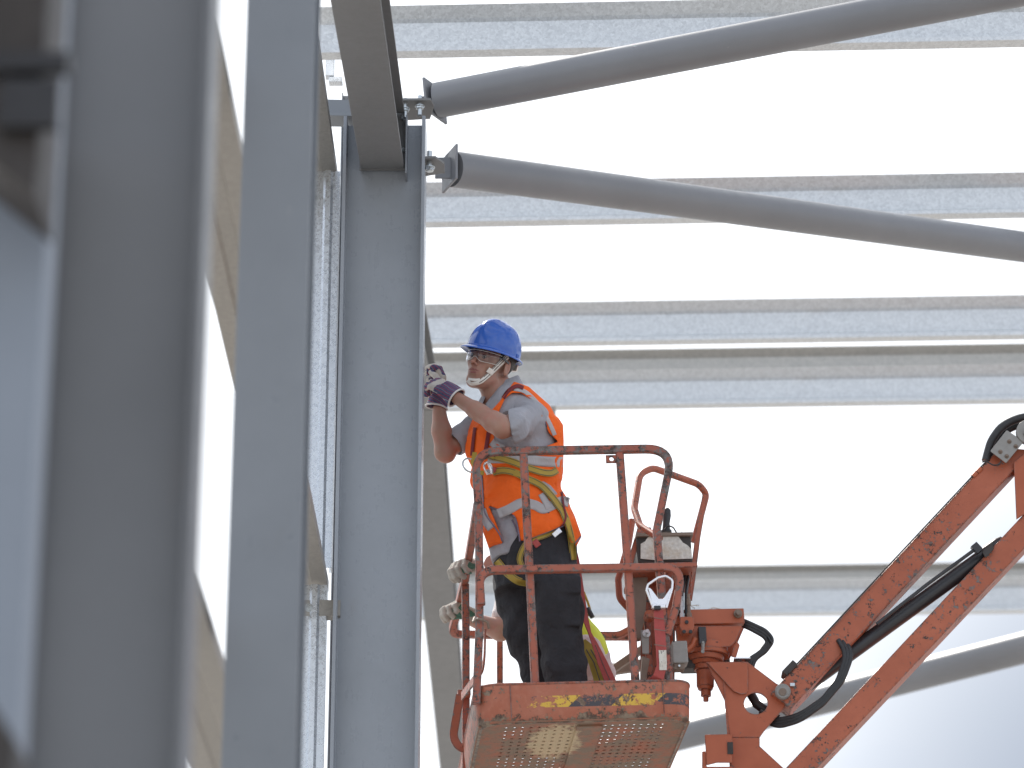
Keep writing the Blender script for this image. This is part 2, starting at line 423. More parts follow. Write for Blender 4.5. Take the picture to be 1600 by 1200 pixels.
col3, c3x, c3w = column(528, 660, 14.05, .38, .014, .016, .22, 'grey_paint_main', 'sharply focused grey steel column that the worker in the blue helmet is working on', TOP3)
# small fixing holes and a web stiffener near the top of the focused column
YW = 14.05
m = MB(); a = P(642, 190, YW-.03); b = P(642, 262, YW-.03)
m.box((c3x+.105, YW-.055, (a.z+P(600, 285, YW).z)/2), (.008, .095, a.z-P(600, 285, YW).z)); m.build('stiffener', 'grey_paint', col3, .001)
for px, py in ((628, 188), (628, 238)):
    m = MB(); bolt(m, P(px, py, YW-.02), (.3, -1, 0), .011, .012, .02); m.build('bolt', 'bolt_zinc', col3)

# rafters: same line, near piece rising overhead towards the viewer's side, far piece rising away
def rafter(A, dirv, l0, l1, h, b, label, mat='grey_paint_warm'):
    d = Vector(dirv).normalized(); t = thing('steel_rafter', label, 'steel rafter', A, 'grey steel roof rafters')
    m = MB(); up = Vector((1, 0, 0)).cross(d).normalized()
    if up.z < 0: up = -up
    q0 = A+up*h/2+d*l0; q1 = A+up*h/2+d*l1
    m.sweep(hprof(h, b, .009, .014), [q0, q1], up); m.build('beam', mat, t, .0015)
    return t, up, d
A1 = P(598, 266, YW-.02)
s1 = math.tan(R(8.0))
raf1, up1, d1 = rafter(A1, (0, 1, s1), -7.6, 0, .30, .205, 'grey rafter passing overhead and ending on the web of the sharp column')
m = MB(); m.box(A1+up1*.15+Vector((0, .008, 0)), (.22, .012, .31)); m.build('end_plate', 'grey_paint_warm', raf1, .001)
Yr = 19.0; zr = P(700, 640, Yr).z; za = P(655, 350, YW+.12).z
A2 = Vector((-.80, YW+.12, za)); dr = Vector((0, Yr-A2.y, zr-za))
raf2, up2, d2 = rafter(A2, dr, 0, dr.length, .26, .23, 'grey rafter rising away behind the gloves, its dark side showing right of the sharp column')
A3 = Vector((-.78, Yr, zr-.004)); raf3, up3, d3 = rafter(A3, (0, 1, -math.tan(R(2.0))), 0.0, 22, .26, .235, 'far grey rafter running away and down behind the basket\'s left rail', 'grey_paint_far')

# roof purlins, cold formed sigma sections carried by the rafters
def sigma(h, w, step=.018):
    k = h/2; q = h*.20
    return thick([(w*.9, -k+.02), (w*.9, -k), (.0, -k), (.0, -k+q), (-step, -k+q+step*.8), (-step, k-q-step*.8), (0, k-q), (.045, k-.004), (.035, k), (-w, k), (-w, k-.02)], .0035)
pd = (Vector((1, -.028, 0))).normalized()
def purlin(pyt, pyb, px, Y, x0, x1, label, mat='galvanised', w=.065, drop=0, tilt=0.0):
    """sigma purlin whose web spans pixel rows pyt..pyb at column px; x0, x1 = end X"""
    a = P(px, pyt, Y); b = P(px, pyb, Y); h = a.z-b.z; c = (a+b)/2
    t = thing('roof_purlin', label, 'purlin', (c.x, c.y, c.z), 'galvanised roof purlins')
    d = Vector((1, -.028, tilt)).normalized()
    m = MB(); m.sweep(sigma(h, w), [c+d*((x0-c.x)/d.x), c+d*((x1-c.x)/d.x)], (0, 0, 1)); m.build('rail', mat, t)
    return t, c, h
purlin(8, 84, 1000, 14.55, P(497, 50, 14.55).x, 6.5, 'topmost galvanised purlin crossing behind the upper end of the grey brace tube', w=.085)
purlin(284, 350, 1000, 17.0, P(662, 320, 17).x-.3, 7.0, 'second galvanised purlin from the top, behind the descending grey brace tube', w=.085)
purlin(474, 539, 1000, 19.2, P(690, 510, 19.2).x-.4, 8.0, 'third galvanised purlin, level with the blue helmet', w=.085)
purlin(549, 586, 1000, 21.4, P(690, 560, 21.4).x-.5, 9.0, 'dull upper purlin of the close pair beside the helmet chin strap', 'galvanised_mid', .07)
purlin(581, 639, 1000, 20.6, P(700, 610, 20.6).x-.25, 8.5, 'lower purlin of the close pair, behind the worker\'s neck', 'galvanised', .09)
purlin(884, 910, 1300, 27.0, P(655, 890, 27).x-.6, 11, 'dull upper purlin of the low pair behind the basket control box', 'galvanised_mid', .08)
purlin(907, 962, 1300, 25.4, P(655, 930, 25.4).x-.6, 10.5, 'lowest galvanised purlin behind the basket and the boom arms', 'galvanised', .10)
# cleat under the pair
m = MB(); q = P(716, 652, 20.4); m.box(q, (.07, .05, .10)); q2 = P(862, 652, 20.4)
cl = thing('purlin_cleat', 'small grey cleat hanging under the purlin pair behind the worker\'s shoulder', 'cleat', q2)
m = MB(); m.box(q2+Vector((0, 0, .01)), (.055, .06, .12)); m.box(q2+Vector((-.1, 0, .045)), (.25, .05, .03)); m.build('bracket', 'galvanised_dull', cl, .002)

# brace tubes
def brace(p0, p1, r, label, seg=40):
    d = (p1-p0).normalized(); t = thing('brace_tube', label, 'brace tube', p0, 'round grey roof brace tubes')
    m = MB(); m.tube([p0, p0+(p1-p0)*.33, p0+(p1-p0)*.66, p1], r, seg); m.build('tube', 'tube_paint', t)
    return t, d
T1a = P(683, 157, 14.25); T1b = P(1500, -1, 13.45); T1b = T1a+(T1b-T1a)*1.35
br1, dd1 = brace(T1a, T1b, .088, 'upper grey brace tube rising to the right from the column head')
T2a = P(706, 264, 14.25); T2b = P(1600, 386, 16.9); T2b = T2a+(T2b-T2a)*1.35
br2, dd2 = brace(T2a, T2b, .088, 'lower grey brace tube descending to the right from the column head')
T3a = P(1085, 1144, 24.0); T3b = P(1600, 1012, 22.0)
T3a2 = T3a-(T3b-T3a)*.4; T3b = T3a+(T3b-T3a)*1.5
br3, dd3 = brace(T3a2, T3b, .112, 'far blurred grey brace tube behind the orange boom arms')
def square_plate(m, c, n, s, th, roll):
    n = n.normalized(); a = n.cross(Vector((0, 0, 1))).normalized(); b = a.cross(n)
    ca, sa = math.cos(R(roll)), math.sin(R(roll)); a2 = a*ca+b*sa; b2 = -a*sa+b*ca
    m.plate([c+a2*s+b2*s, c-a2*s+b2*s, c-a2*s-b2*s, c+a2*s-b2*s], n, th)
m = MB(); square_plate(m, T1a-dd1*.012, Vector((.83, -.50, .10)), .092, .011, 0); m.build('end_plate', 'tube_paint', br1, .001)
m = MB(); square_plate(m, T2a-dd2*.012, Vector((.92, .39, .0)), .092, .011, 0); m.build('end_plate', 'tube_paint', br2, .001)
# fin plates
z1 = P(640, 172, YW-.02).z
def fin(ptsxy, z, th, name, parent, mat='grey_paint_warm'):
    m = MB(); m.plate([Vector((x, y, z)) for x, y in ptsxy], (0, 0, 1), th); return m.build(name, mat, parent, .001)
xr = c3x+c3w/2
def XZ(px, py, Y): q = P(px, py, Y); return q
yf = YW-.10
fin([(xr-.16, yf), (T1a.x-.02, yf), (T1a.x-.005, yf+.07), (T1a.x-.03, yf+.2), (xr-.16, yf+.22)], P(650, 155, yf).z, .012, 'gusset', br1)
m = MB(); q = T1a-dd1*.045; m.box(q, (.09, .012, .06)); m.build('fork', 'tube_paint', br1, .001)
for px, py in ((633, 170), (656, 166)):
    q = P(px, py, yf+.03); m = MB(); bolt(m, q, (0, 0, -1), .0115, .014, .035); m.disc(q+Vector((0, 0, .025)), (0, 0, 1), .0105, .06, 10); m.build('bolt', 'bolt_zinc', br1)
zf2 = P(675, 246, yf).z
fin([(xr-.02, yf), (xr+.05, yf-.005), (xr+.09, yf+.06), (xr+.09, yf+.16), (xr-.02, yf+.2)], zf2, .012, 'gusset', br2)
m = MB(); q = T2a-dd2*.04; m.box(q, (.10, .012, .11)); m.build('fork', 'tube_paint', br2, .001)
q = P(671, 258, yf+.04); m = MB(); bolt(m, q+Vector((0, 0, -.012)), (0, 0, -1), .013, .018, .004); m.disc(q+Vector((0, 0, .03)), (0, 0, 1), .012, .085, 10); m.build('bolt', 'bolt_zinc', br2)
# strut from the column head to the outside
m = MB(); q = P(528, 168, YW+.02); st = thing('eaves_strut', 'short blue grey channel strut at the column head, left of the rafter', 'strut', q)
m.sweep([(-.06, -.07), (.06, -.07), (.06, -.055), (-.045, -.055), (-.045, .07), (-.06, .07)], [P(470, 168, YW), P(575, 170, YW)], (0, 0, 1)); m.build('channel', 'grey_paint', st, .001)

# cladding rails (girts): horizontal webs seen from below, running along the wall line
def girt(px, py, Xi, y0, y1, label, mat='galvanised_dull', w=.205):
    e = PX(px, py, Xi); z = e.z
    t = thing('cladding_rail', label, 'cladding rail', (Xi-w/2, y1, z), 'horizontal cladding rails on the column row')
    prof = thick([(-w/2+.015, .05), (-w/2, .048), (-w/2, 0), (-w*.18, 0), (-w*.12, .012), (w*.12, .012), (w*.18, 0), (w/2, 0), (w/2, .052), (w/2-.016, .052)], .0035)
    prof = [(-a, b) for a, b in prof]
    m = MB(); m.sweep(prof, [(Xi-w/2, y0, z), (Xi-w/2, y1, z)], (0, 0, 1)); m.build('rail', mat, t)
    return t, z
XI = P(527, 291, 14.15).x
gA, zA = girt(528, 291, XI, 4.0, 14.15, 'highest cladding rail, its end showing left of the sharp column head', 'galvanised_dark')
gB, zB = girt(520, 960, XI, 3.0, 14.15, 'cladding rail crossing the gap between the two blurred columns, ending low beside the sharp column')
gC, zC = girt(327, 985, XI, 3.0, 14.15, 'lowest cladding rail in the gap between the two blurred columns')
# vertical galvanised sag members between the rails
def sag(z0, z1, Y, px0, px1, label):
    a = P(px0, 700, Y).x; b = P(px1, 700, Y).x; w = b-a; c = (a+b)/2
    t = thing('galvanised_stud', label, 'galvanised stud', (c, Y, z0), 'vertical galvanised studs between the cladding rails')
    prof = thick([(-w/2, .06), (-w/2, 0), (w*.10, 0), (w*.16, -.012), (w*.28, -.012), (w*.34, 0), (w/2, 0), (w/2, .07), (w/2-.015, .07)], .004)
    m = MB(); m.sweep([(x, -y) for x, y in prof], [(c, Y, z0), (c, Y, z1)], (0, -1, 0)); m.build('rail', 'galvanised_bright', t)
    for k, zz in enumerate((z0+.14, z1-.14)):
        m = MB(); bolt(m, (c-w*.15, Y-.003, zz), (0, -1, 0), .009, .01, .012); m.build('bolt', 'bolt_zinc', t)
    return t
sag(zB+.07, zA-.005, 14.02, 458, 521, 'long bright galvanised stud between the two blurred rails left of the sharp column')
sag(zC, zB-.012, 14.02, 452, 515, 'lower galvanised stud under the cladding rail end, left of the sharp column')
# bolted cleat at the rail end
m = MB(); q = P(490, 948, 14.0); ct = thing('rail_cleat', 'galvanised angle cleat with one bolt at the lower rail end', 'cleat', q)
m.box(q+Vector((0, .02, 0)), (.24, .008, .075)); m.box(q+Vector((0, .05, -.035)), (.24, .07, .006)); m.build('angle', 'galvanised_dull', ct, .001)
m = MB(); bolt(m, q+Vector((-.02, .015, 0)), (0, -1, 0), .01, .01, .015); m.build('bolt', 'bolt_zinc', ct)
# narrow secondary grey post beyond the rails
m = MB(); q = P(533, 600, 14.9); sp = thing('wall_post', 'narrow dark grey post in the gap behind the left edge of the sharp column', 'post', (q.x, 14.9, 0))
m.sweep(hprof(.05, .08, .006, .006), [(q.x, 14.9, 0), (q.x, 14.9, P(533, 150, 14.9).z)], (1, 0, 0)); m.build('shaft', 'grey_paint', sp, .001)
m = MB(); q = P(516, 100, 14.8); rd = thing('gutter_bracket', 'pale galvanised gutter bracket beyond the rail above the column head strut', 'bracket', q)
m.box(q, (.045, .05, .16)); m.box(q+Vector((.03, 0, -.1)), (.07, .05, .03)); m.build('bracket', 'galvanised_bright', rd, .003)

# outer post, haunch and bracket at the far left, far out of focus
q = P(20, 700, 5.3)
op = thing('outer_post', 'pale blue grey galvanised post at the left edge of the picture, out of focus', 'post', (q.x, 5.3, 0))
m = MB(); m.sweep(rrect(.20, .12, .006), [(P(-26, 700, 5.3).x, 5.3, 0), (P(-26, 700, 5.3).x, 5.3, P(20, 150, 5.3).z+.6)], (0, 1, 0)); m.build('shaft', 'pale_paint', op)
q = P(30, 110, 5.05)
ob = thing('haunch_bracket', 'dark brown steel bracket high on the left edge, out of focus', 'bracket', q)
m = MB(); xa, xb = P(-60, 100, 5.05).x, P(84, 100, 5.05).x
zt = P(30, -60, 5.05).z; zb = P(30, 235, 5.05).z; zm = P(30, 345, 5.05).z
m.hexa([(xa, 4.95, zb), (xb, 4.95, zm), (xb, 5.15, zm), (xa, 5.15, zb), (xa, 4.95, zt), (xb, 4.95, zt), (xb, 5.15, zt), (xa, 5.15, zt)])
m.build('plate', 'dark_brown_metal', ob, .004)
m = MB(); m.box(P(45, 100, 4.93), (.14, .03, .035)); m.box(P(48, 165, 4.93)+Vector((0, 0, 0)), (.10, .03, .09)); m.build('angle', 'black_paint', ob, .003)
m = MB(); q = P(12, 1130, 5.0); lb = thing('lower_bracket', 'dark reddish steel bracket low in the left corner, out of focus', 'bracket', q)
xa, xb = P(-40, 1100, 5.0).x, P(36, 1100, 5.0).x
m.hexa([(xa, 4.95, P(0, 1290, 5).z), (xb, 4.95, P(0, 1290, 5).z), (xb, 5.1, P(0, 1290, 5).z), (xa, 5.1, P(0, 1290, 5).z), (xa, 4.95, P(0, 1060, 5).z), (xb, 4.95, P(0, 1170, 5).z), (xb, 5.1, P(0, 1170, 5).z), (xa, 5.1, P(0, 1060, 5).z)])
m.build('plate', 'dark_brown_metal', lb, .003)
# ------------------------------------------------------------------ boom lift
YB = 13.9
BO = P(745, 1130, YB); BAZ, BRO = 4.5, 2.6
lift = thing('boom_lift', 'worn orange articulated boom lift carrying the two workers in its basket', 'boom lift', BO)
BM = Matrix.Translation(BO) @ Matrix.Rotation(R(BAZ), 4, 'Z') @ Matrix.Rotation(R(-BRO), 4, 'Y')
lift.matrix_basis = BM
bU, bV, bW = [BM.to_3x3() @ Vector(a) for a in ((1, 0, 0), (0, 1, 0), (0, 0, 1))]
def B(u, v, w): return BO+bU*u+bV*v+bW*w
def BP(px, py, v):
    """point of the basket's plane at depth v behind its front that this pixel shows"""
    d = ray(px, py); o = BO+bV*v; return CO+d*((o-CO).dot(bV)/d.dot(bV))
BW = (BP(1084, 1100, .0)-BO).dot(bU)
DV = 1.72
# floor: two perforated panels, solid strips between and around
def perforated(m, u0, u1, v0, v1, nu, nv, r, w, th=.004, stagger=False):
    du, dv = (u1-u0)/nu, (v1-v0)/nv
    for i in range(nu):
        for j in range(nv):
            cu, cv = u0+(i+.5)*du, v0+(j+.5)*dv
            hx, hy = du/2, dv/2
            outer = [(hx, 0), (hx, hy), (0, hy), (-hx, hy), (-hx, 0), (-hx, -hy), (0, -hy), (hx, -hy)]
            inner = [(r*math.cos(R(45*k)), r*1.25*math.sin(R(45*k))) for k in range(8)]
            for z, fl in ((w, 1), (w+th, -1)):
                vs_ = [B(cu+a, cv+b, z) for a, b in outer]+[B(cu+a, cv+b, z) for a, b in inner]
                fs_ = [(k, (k+1) % 8, 8+(k+1) % 8, 8+k) for k in range(8)]
                m.add(vs_, fs_)
            vs_ = [B(cu+a, cv+b, w) for a, b in inner]+[B(cu+a, cv+b, w+th) for a, b in inner]
            m.add(vs_, [(k, (k+1) % 8, 8+(k+1) % 8, 8+k) for k in range(8)])
F0 = .004
c0, c1 = .085, BW-.085
m1 = .455*BW+.01; m2 = m1+.115
for k, (a, b, n) in enumerate(((c0+.035, m1, 9), (m2, c1-.03, 9))):
    m = MB(); perforated(m, a, b, .08, 1.64, n, 27, .0085, F0); o = m.build('floor_panel', 'floor', lift)
m = MB()
def slab(m, u0, u1, v0, v1, w0, w1, mat=0):
    m.hexa([B(u0, v0, w0), B(u1, v0, w0), B(u1, v1, w0), B(u0, v1, w0), B(u0, v0, w1), B(u1, v0, w1), B(u1, v1, w1), B(u0, v1, w1)], mat)
slab(m, m1, m2, .08, 1.64, F0-.010, F0+.006); m.build('floor_channel', 'floor', lift, .003)
m = MB(); 
for a, b, c, d in ((.012, c0+.035, .08, 1.64), (c1-.03, BW-.012, .08, 1.64), (.06, BW-.06, .008, .08), (.06, BW-.06, 1.64, DV-.008)): slab(m, a, b, c, d, F0-.0005, F0+.0045)
m.build('floor_rim', 'floor', lift)
setp(bpy.data.objects['floor_rim'], kind='stuff')
m = MB()
for v in (.55, 1.15): slab(m, .02, BW-.02, v, v+.04, F0+.006, F0+.045)
setp(m.build('floor_crossbar', 'floor', lift, .002), kind='stuff')
# kick plate: a rounded tray, slightly thick, rolled lip along the top
def ringpath(w, off=0, r=.115, n=8):
    pts = [B(off, off, w), B(BW-off, off, w), B(BW-off, DV-off, w), B(off, DV-off, w)]
    return fillet(pts, r, n, closed=True)
KH = .172
outer0 = ringpath(0.012, .010); outerb = ringpath(0, .022); outer1 = ringpath(KH, 0); inner0 = ringpath(.012, .014); inner1 = ringpath(KH, .004)
m = MB(); m.loft([ringpath(.0, .030), outerb, outer0, outer1, inner1, inner0], True, False, True); m.build('kick_plate', 'kick', lift)
m = MB(); rp = ringpath(KH+.004, .002, n=8); rp.append(rp[0]); m.tube(rp, .0062, 8); m.build('kick_plate_lip', 'orange_worn', lift)
for u in (.155, BW-.135):   # weld seams on the kick plate
    m = MB(); m.tube([B(u, -.001, .02), B(u, -.0015, KH*.5), B(u, -.001, KH)], .0022, 8); m.build('weld_seam', 'orange_rail', lift)

# rails: square tube
SQ = rrect(.036, .036, .005, 2)
def rail(name, pts, r=.1, prof=SQ, mat='orange_rail', up=None, n=9):
    m = MB(); q = fillet(pts, r, n); m.sweep(prof, q, up or bV, smooth=False); return m.build(name, mat, lift)
vf = .03
rail('top_rail', [BP(744, 1100, vf), BP(749, 985, vf), BP(749, 900, vf), BP(748, 800, vf), BP(742, 706, vf), BP(1052, 701, vf), BP(1026, 828, vf), BP(1036, 960, vf), BP(1046, 1068, vf)], [0, 0, .3, .3, .105, .1, .004, .3, 0], mat='orange_top')
rail('middle_rail', [BP(752, 945, vf-.018), BP(748, 891, vf-.02), BP(1066, 886, vf-.02), BP(1056, 950, vf-.02), BP(1042, 992, vf-.005)], [0, .09, .085, .08, 0])
rail('post', [BP(818, 710, vf+.005), BP(827, 885, vf+.005), BP(836, 1068, vf+.005)], 0)
rail('post', [BP(968, 706, vf+.005), BP(981, 885, vf+.005), BP(993, 1068, vf+.005)], 0)
# tab with a hole under the top rail
tb = MB(); q = [BP(947, 712, vf), BP(966, 712, vf), BP(966, 725, vf), BP(948, 725, vf)]
hc = BP(955.5, 717.5, vf); rr = (BP(959, 717, vf)-hc).length
nseg = 16; outl = []
for k in range(nseg):
    a = 2*math.pi*k/nseg; d = Vector((math.cos(a), math.sin(a)));
    s_ = min(1/max(1e-6, abs(d.x)), 1/max(1e-6, abs(d.y)));
    outl.append(hc+bU*(.026*d.x*s_)+bW*(.019*d.y*s_))
inn = [hc+(bU*math.cos(2*math.pi*k/nseg)+bW*math.sin(2*math.pi*k/nseg))*rr for k in range(nseg)]
n3 = bV*.004
tb.loft([[p-n3 for p in outl], [p+n3 for p in outl], [p+n3 for p in inn], [p-n3 for p in inn], [p-n3 for p in outl]], True, False); tb.build('lanyard_tab', 'orange_worn', lift)
# left side: sloping hand rail, rear corner, rear middle rail and posts
vb = 1.66
rail('side_rail', [BP(746, 790, .05), BP(736, 850, .55), BP(727, 903, .95), BP(713, 960, 1.5), BP(707, 984, vb-.04), BP(712, 991, vb), BP(860, 994, vb), BP(1010, 995, vb)], [0, .3, .3, .3, .03, .05, 0, 0], up=bW)
rail('rear_post', [BP(727, 914, 1.02), BP(728, 990, 1.02), BP(728, 1195, 1.02), BP(728, 1275, 1.02)], 0)
rail('rear_post', [BP(781, 992, vb), BP(781, 1185, vb)], 0, rrect(.030, .030, .004, 2))
rail('rear_post', [BP(905, 994, vb), BP(905, 1185, vb)], 0, rrect(.030, .030, .004, 2))
rail('rear_rail_end', [BP(935, 993, vb-.02), BP(968, 993, vb-.03), BP(1015, 968, vb-.08)], .1, rrect(.034, .034, .005, 2), up=bW)
# latch bar and bent gate strap at the left
flat = rrect(.040, .009, .002, 2)
m = MB(); m.sweep(flat, fillet([BP(758, 985, .10), BP(757, 1040, .10), BP(744, 1058, .30), BP(722, 1088, .85)], .12, 6), bU); m.build('gate_strap', 'orange_worn', lift)
m = MB(); m.sweep(flat, fillet([BP(719, 1085, .95), BP(708, 1150, 1.0), BP(716, 1168, 1.0), BP(742, 1174, 1.0)], .08, 6), bV); m.build('gate_strap', 'orange_worn', lift)
m = MB(); m.box(BP(725, 1084, .97), (.062, .05, .03), BM.to_3x3()); m.build('clamp', 'orange_worn', lift, .004)
m = MB(); m.tube(fillet([BP(742, 965, .1), BP(739, 972, .06), BP(748, 966, -.02), BP(762, 972, .0), BP(764, 982, .02)], .02, 4), .006, 8); m.build('latch_hook', 'dusty_steel', lift)
# right side post and structure behind it
rail('side_post', [BP(1016, 1070, .55), BP(1004, 830, .55)], 0, rrect(.03, .03, .004, 2))
rail('side_rail', [BP(1046, 890, .06), BP(1040, 925, .5), BP(1030, 975, 1.2), BP(1008, 994, vb)], .1, up=bW)
m = MB(); m.plate([BP(1002, 905, .60), BP(1031, 885, .60), BP(1056, 888, .60), BP(1054, 1068, .60), BP(1000, 1068, .60)], bV, .006); m.build('mount_plate', 'orange_worn', lift, .001)
m = MB(); m.plate([BP(988, 895, .50), BP(1012, 888, .50), BP(1008, 960, .50), BP(1000, 1000, .50), BP(990, 1000, .50)], bV, .05); m.build('backing_plate', 'dusty_steel', lift, .002)
m = MB(); m.plate([BP(1001, 985, .44), BP(1014, 984, .44), BP(1014, 1022, .44), BP(1004, 1022, .44)], bV, .012); m.build('hinge_plate', 'grey_box', lift, .002)
m = MB(); bolt(m, BP(1010, 990, .43), -bV, .009); m.build('bolt', 'bolt_zinc', lift)
m = MB(); m.plate([BP(1003, 1026, .46), BP(1015, 1031, .46), BP(1008, 1068, .46), BP(1000, 1068, .46)], bV, .03); m.build('wedge', 'dusty_steel', lift, .002)
m = MB(); m.disc(BP(1014, 963, .40), -bV, .024, .05, 20); m.disc(BP(1014, 963, .36), -bV, .015, .05, 16); m.disc(BP(1014, 963, .33), -bV, .009, .03, 6); m.build('pivot_boss', 'orange_boom', lift, .001)
# hoop rails round the control box: round tube
def tube_part(name, pts, rad, fr=.05, mat='orange_worn', parent=None, seg=12, n=7):
    m = MB(); m.tube(fillet(pts, fr, n), rad, seg); return m.build(name, mat, parent or lift)
hv = .50
tube_part('control_guard', [BP(1031, 842, .06), BP(1000, 822, .20), BP(991, 795, .30), BP(1000, 740, .42), BP(1020, 731, .46), BP(1092, 757, .62), BP(1104, 772, .66), BP(1084, 848, .70)], .0165, [0, .13, .15, .12, .10, .11, .04, 0])
tube_part('control_guard', [BP(988, 812, .75), BP(982, 850, .75), BP(966, 905, .75), BP(968, 935, .75), BP(988, 957, .75), BP(1020, 962, .75)], .0165, .06)
m = MB(); m.sweep(rrect(.026, .006, .001, 1), [BP(1102, 772, .62), BP(1090, 840, .62), BP(1082, 905, .62), BP(1077, 938, .62)], bV); m.build('guard_strip', 'orange_worn', lift)
m = MB(); m.sweep(rrect(.026, .006, .001, 1), [BP(1000, 826, .45), BP(990, 862, .45), BP(984, 885, .45)], bV); m.build('guard_strip', 'orange_worn', lift)
# control box
def cbox(u0, u1, y0, y1, v0, v1, name, mat, parent=None, bevel=.003):
    a = BP(u0, y1, v0); b = BP(u1, y1, v0); c = BP(u0, y0, v0); h = (c-a).dot(bW)
    A = a; Bp = a+bU*(b-a).dot(bU); dv = bV*(v1-v0)
    m = MB(); m.hexa([A, Bp, Bp+dv, A+dv, A+bW*h, Bp+bW*h, Bp+dv+bW*h, A+dv+bW*h]); return m.build(name, mat, parent or lift, bevel)
cb = cbox(997, 1082, 838, 879, .42, .66, 'control_box', 'dark_brown_metal')
cbox(994, 1083, 833, 838, .40, .68, 'box_lid', 'dusty_steel', cb, .001)
def panel_mat():
    t = MT('peeling_white_panel')
    u, vv, w = t.xyz()
    e = t.noise(10, 7, .7); f = t.noise(60, 4, .6)
    c = t.mix(t.rng(f, .35, .7), (.62, .60, .56), (.45, .43, .40))
    spk = t.rng(t.noise(120, 2), .68, .72); c = t.mix(t.math('MULTIPLY', spk, .5), c, (.9, .88, .8))
    c = t.mix(t.math('MULTIPLY', t.rng(e, .48, .62), .6), c, (.40, .29, .17))
    t.set('Base Color', c).set('Roughness', .4); t.bump(t.noise(90, 3), .003, .5); M['panel'] = t.m
panel_mat()
m = MB(); pv_ = .414
outl = [(1001, 873), (1001, 850), (1008, 846), (1013, 838.5), (1060, 838.5), (1067, 848), (1074, 852), (1080, 858), (1081, 873), (1050, 874), (1020, 875)]
m.plate([BP(x, y, pv_) for x, y in outl], bV, .004); m.build('white_panel', 'panel', cb)
cbox(988, 1090, 880, 888, .34, .72, 'box_shelf', 'orange_worn', None, .002)
m = MB(); m.tube([BP(1041, 832, .52), BP(1041, 818, .52), BP(1042, 806, .52), BP(1042, 797, .52), BP(1042, 794, .52)], [.020, .0165, .0195, .018, .009], 14); m.disc(BP(1041, 831, .52), bW, .026, .012, 16); m.build('joystick', 'dark_rubber', cb)
tube_part('cable', [BP(1038, 828, .5), BP(1044, 821, .48), BP(1052, 824, .48), BP(1058, 834, .48)], .0035, .02, 'dark_rubber', cb, 8)
m = MB(); m.tube([BP(1014, 832, .5), BP(1014, 825, .5)], [.012, .011], 12); m.build('switch_knob', 'dark_rubber', cb)
m = MB(); m.tube([BP(1065, 833, .5), BP(1066, 827, .5)], .002, 6); m.build('toggle', 'bolt_zinc', cb)

# bundle of hoses and fittings down from the box
for k, (x, y) in enumerate(((1062, 888), (1068, 888), (1074, 888))):
    tube_part('hose', [BP(x, y, .5), BP(x+3-k, 905, .45), BP(x-2, 925, .40), BP(x-4+k, 945, .38), BP(x-2, 962, .36)], .0075, .03, 'dark_rubber', None, 8)
for x, y0, y1 in ((1066, 932, 968), (1077, 928, 968)):
    m = MB(); a, b = BP(x-1.5, y0, .34), BP(x, y1, .34)
    d = (b-a); m.tube([a, a+d*.2, a+d*.2, a+d*.45, a+d*.45, a+d*.75, a+d*.75, b], [.007, .007, .011, .011, .0085, .0085, .013, .013], 6); m.build('hose_fitting', 'bolt_zinc' if x < 1070 else 'dusty_steel', lift)
m = MB(); m.tube([BP(1079, 930, .36), BP(1080, 905, .4), BP(1081, 885, .44)], .003, 6); m.build('tie_rod', 'orange_boom', lift)
# manifold block with three sockets
m = MB(); m.plate([BP(1062, 966, .33), BP(1083, 966, .33), BP(1084, 984, .33), BP(1078, 992, .33), BP(1066, 992, .33), BP(1061, 982, .33)], bV, .05); mf = m.build('manifold', 'orange_boom', lift, .003)
for x, y in ((1073, 972), (1069, 987), (1079, 987)):
    m = MB(); m.disc(BP(x, y, .300), -bV, .0085, .008, 12); m.build('socket', 'dark_rubber', mf)
# bracket beam
ry = .38
beam = cbox(1040, 1164, 953, 976, ry, ry+.10, 'slew_bracket', 'orange_boom')
m = MB(); m.plate([BP(1055, 978, ry+.015), BP(1160, 978, ry+.015), BP(1149, 1003, ry+.015), BP(1140, 1011, ry+.015), BP(1095, 1011, ry+.015), BP(1080, 1020, ry+.015), BP(1060, 1020, ry+.015)], bV, .008); m.build('side_plate', 'orange_boom', beam)
m = MB(); m.plate([BP(1055, 978, ry+.16), BP(1164, 978, ry+.16), BP(1153, 1003, ry+.16), BP(1140, 1030, ry+.16), BP(1060, 1040, ry+.16)], bV, .008); m.build('side_plate', 'orange_boom', beam)
m = MB(); m.disc(BP(1153, 959, ry-.012), -bV, .020, .018, 20); m.disc(BP(1153, 959, ry-.025), -bV, .0125, .02, 6); m.disc(BP(1153, 959, ry-.035), -bV, .008, .02, 12); m.build('pivot_bolt', 'dusty_steel', beam, .001)
m = MB(); m.tube([BP(1086, 951, ry+.03), BP(1079, 946, ry+.03), BP(1092, 946, ry+.03)], .004, 6); m.tube([BP(1108, 952, ry+.03), BP(1114, 949, ry+.03), BP(1126, 951, ry+.03)], .004, 6); m.build('spring_clip', 'bolt_zinc', beam)
setp(bpy.data.objects['spring_clip'], kind='stuff')
m = MB(); m.box(BP(1097, 992, ry-.02), (.036, .035, .070), BM.to_3x3()); m.box(BP(1097, 1004, ry-.035), (.030, .03, .022), BM.to_3x3()); sw = m.build('limit_switch', 'black_paint', beam, .003)
m = MB(); m.tube([BP(1098.5, 1005, ry-.055), BP(1098, 1018, ry-.055)], [.009, .007], 10); m.disc(BP(1098.5, 1004, ry-.06), -bV, .006, .01, 8); m.disc(BP(1098, 1018, ry-.06), -bV, .0085, .008, 12); m.build('switch_arm', 'grey_box', sw)
m = MB(); m.box(BP(1113, 1003.5, ry), (.055, .006, .003), BM.to_3x3()); m.build('slot', 'black_paint', beam)
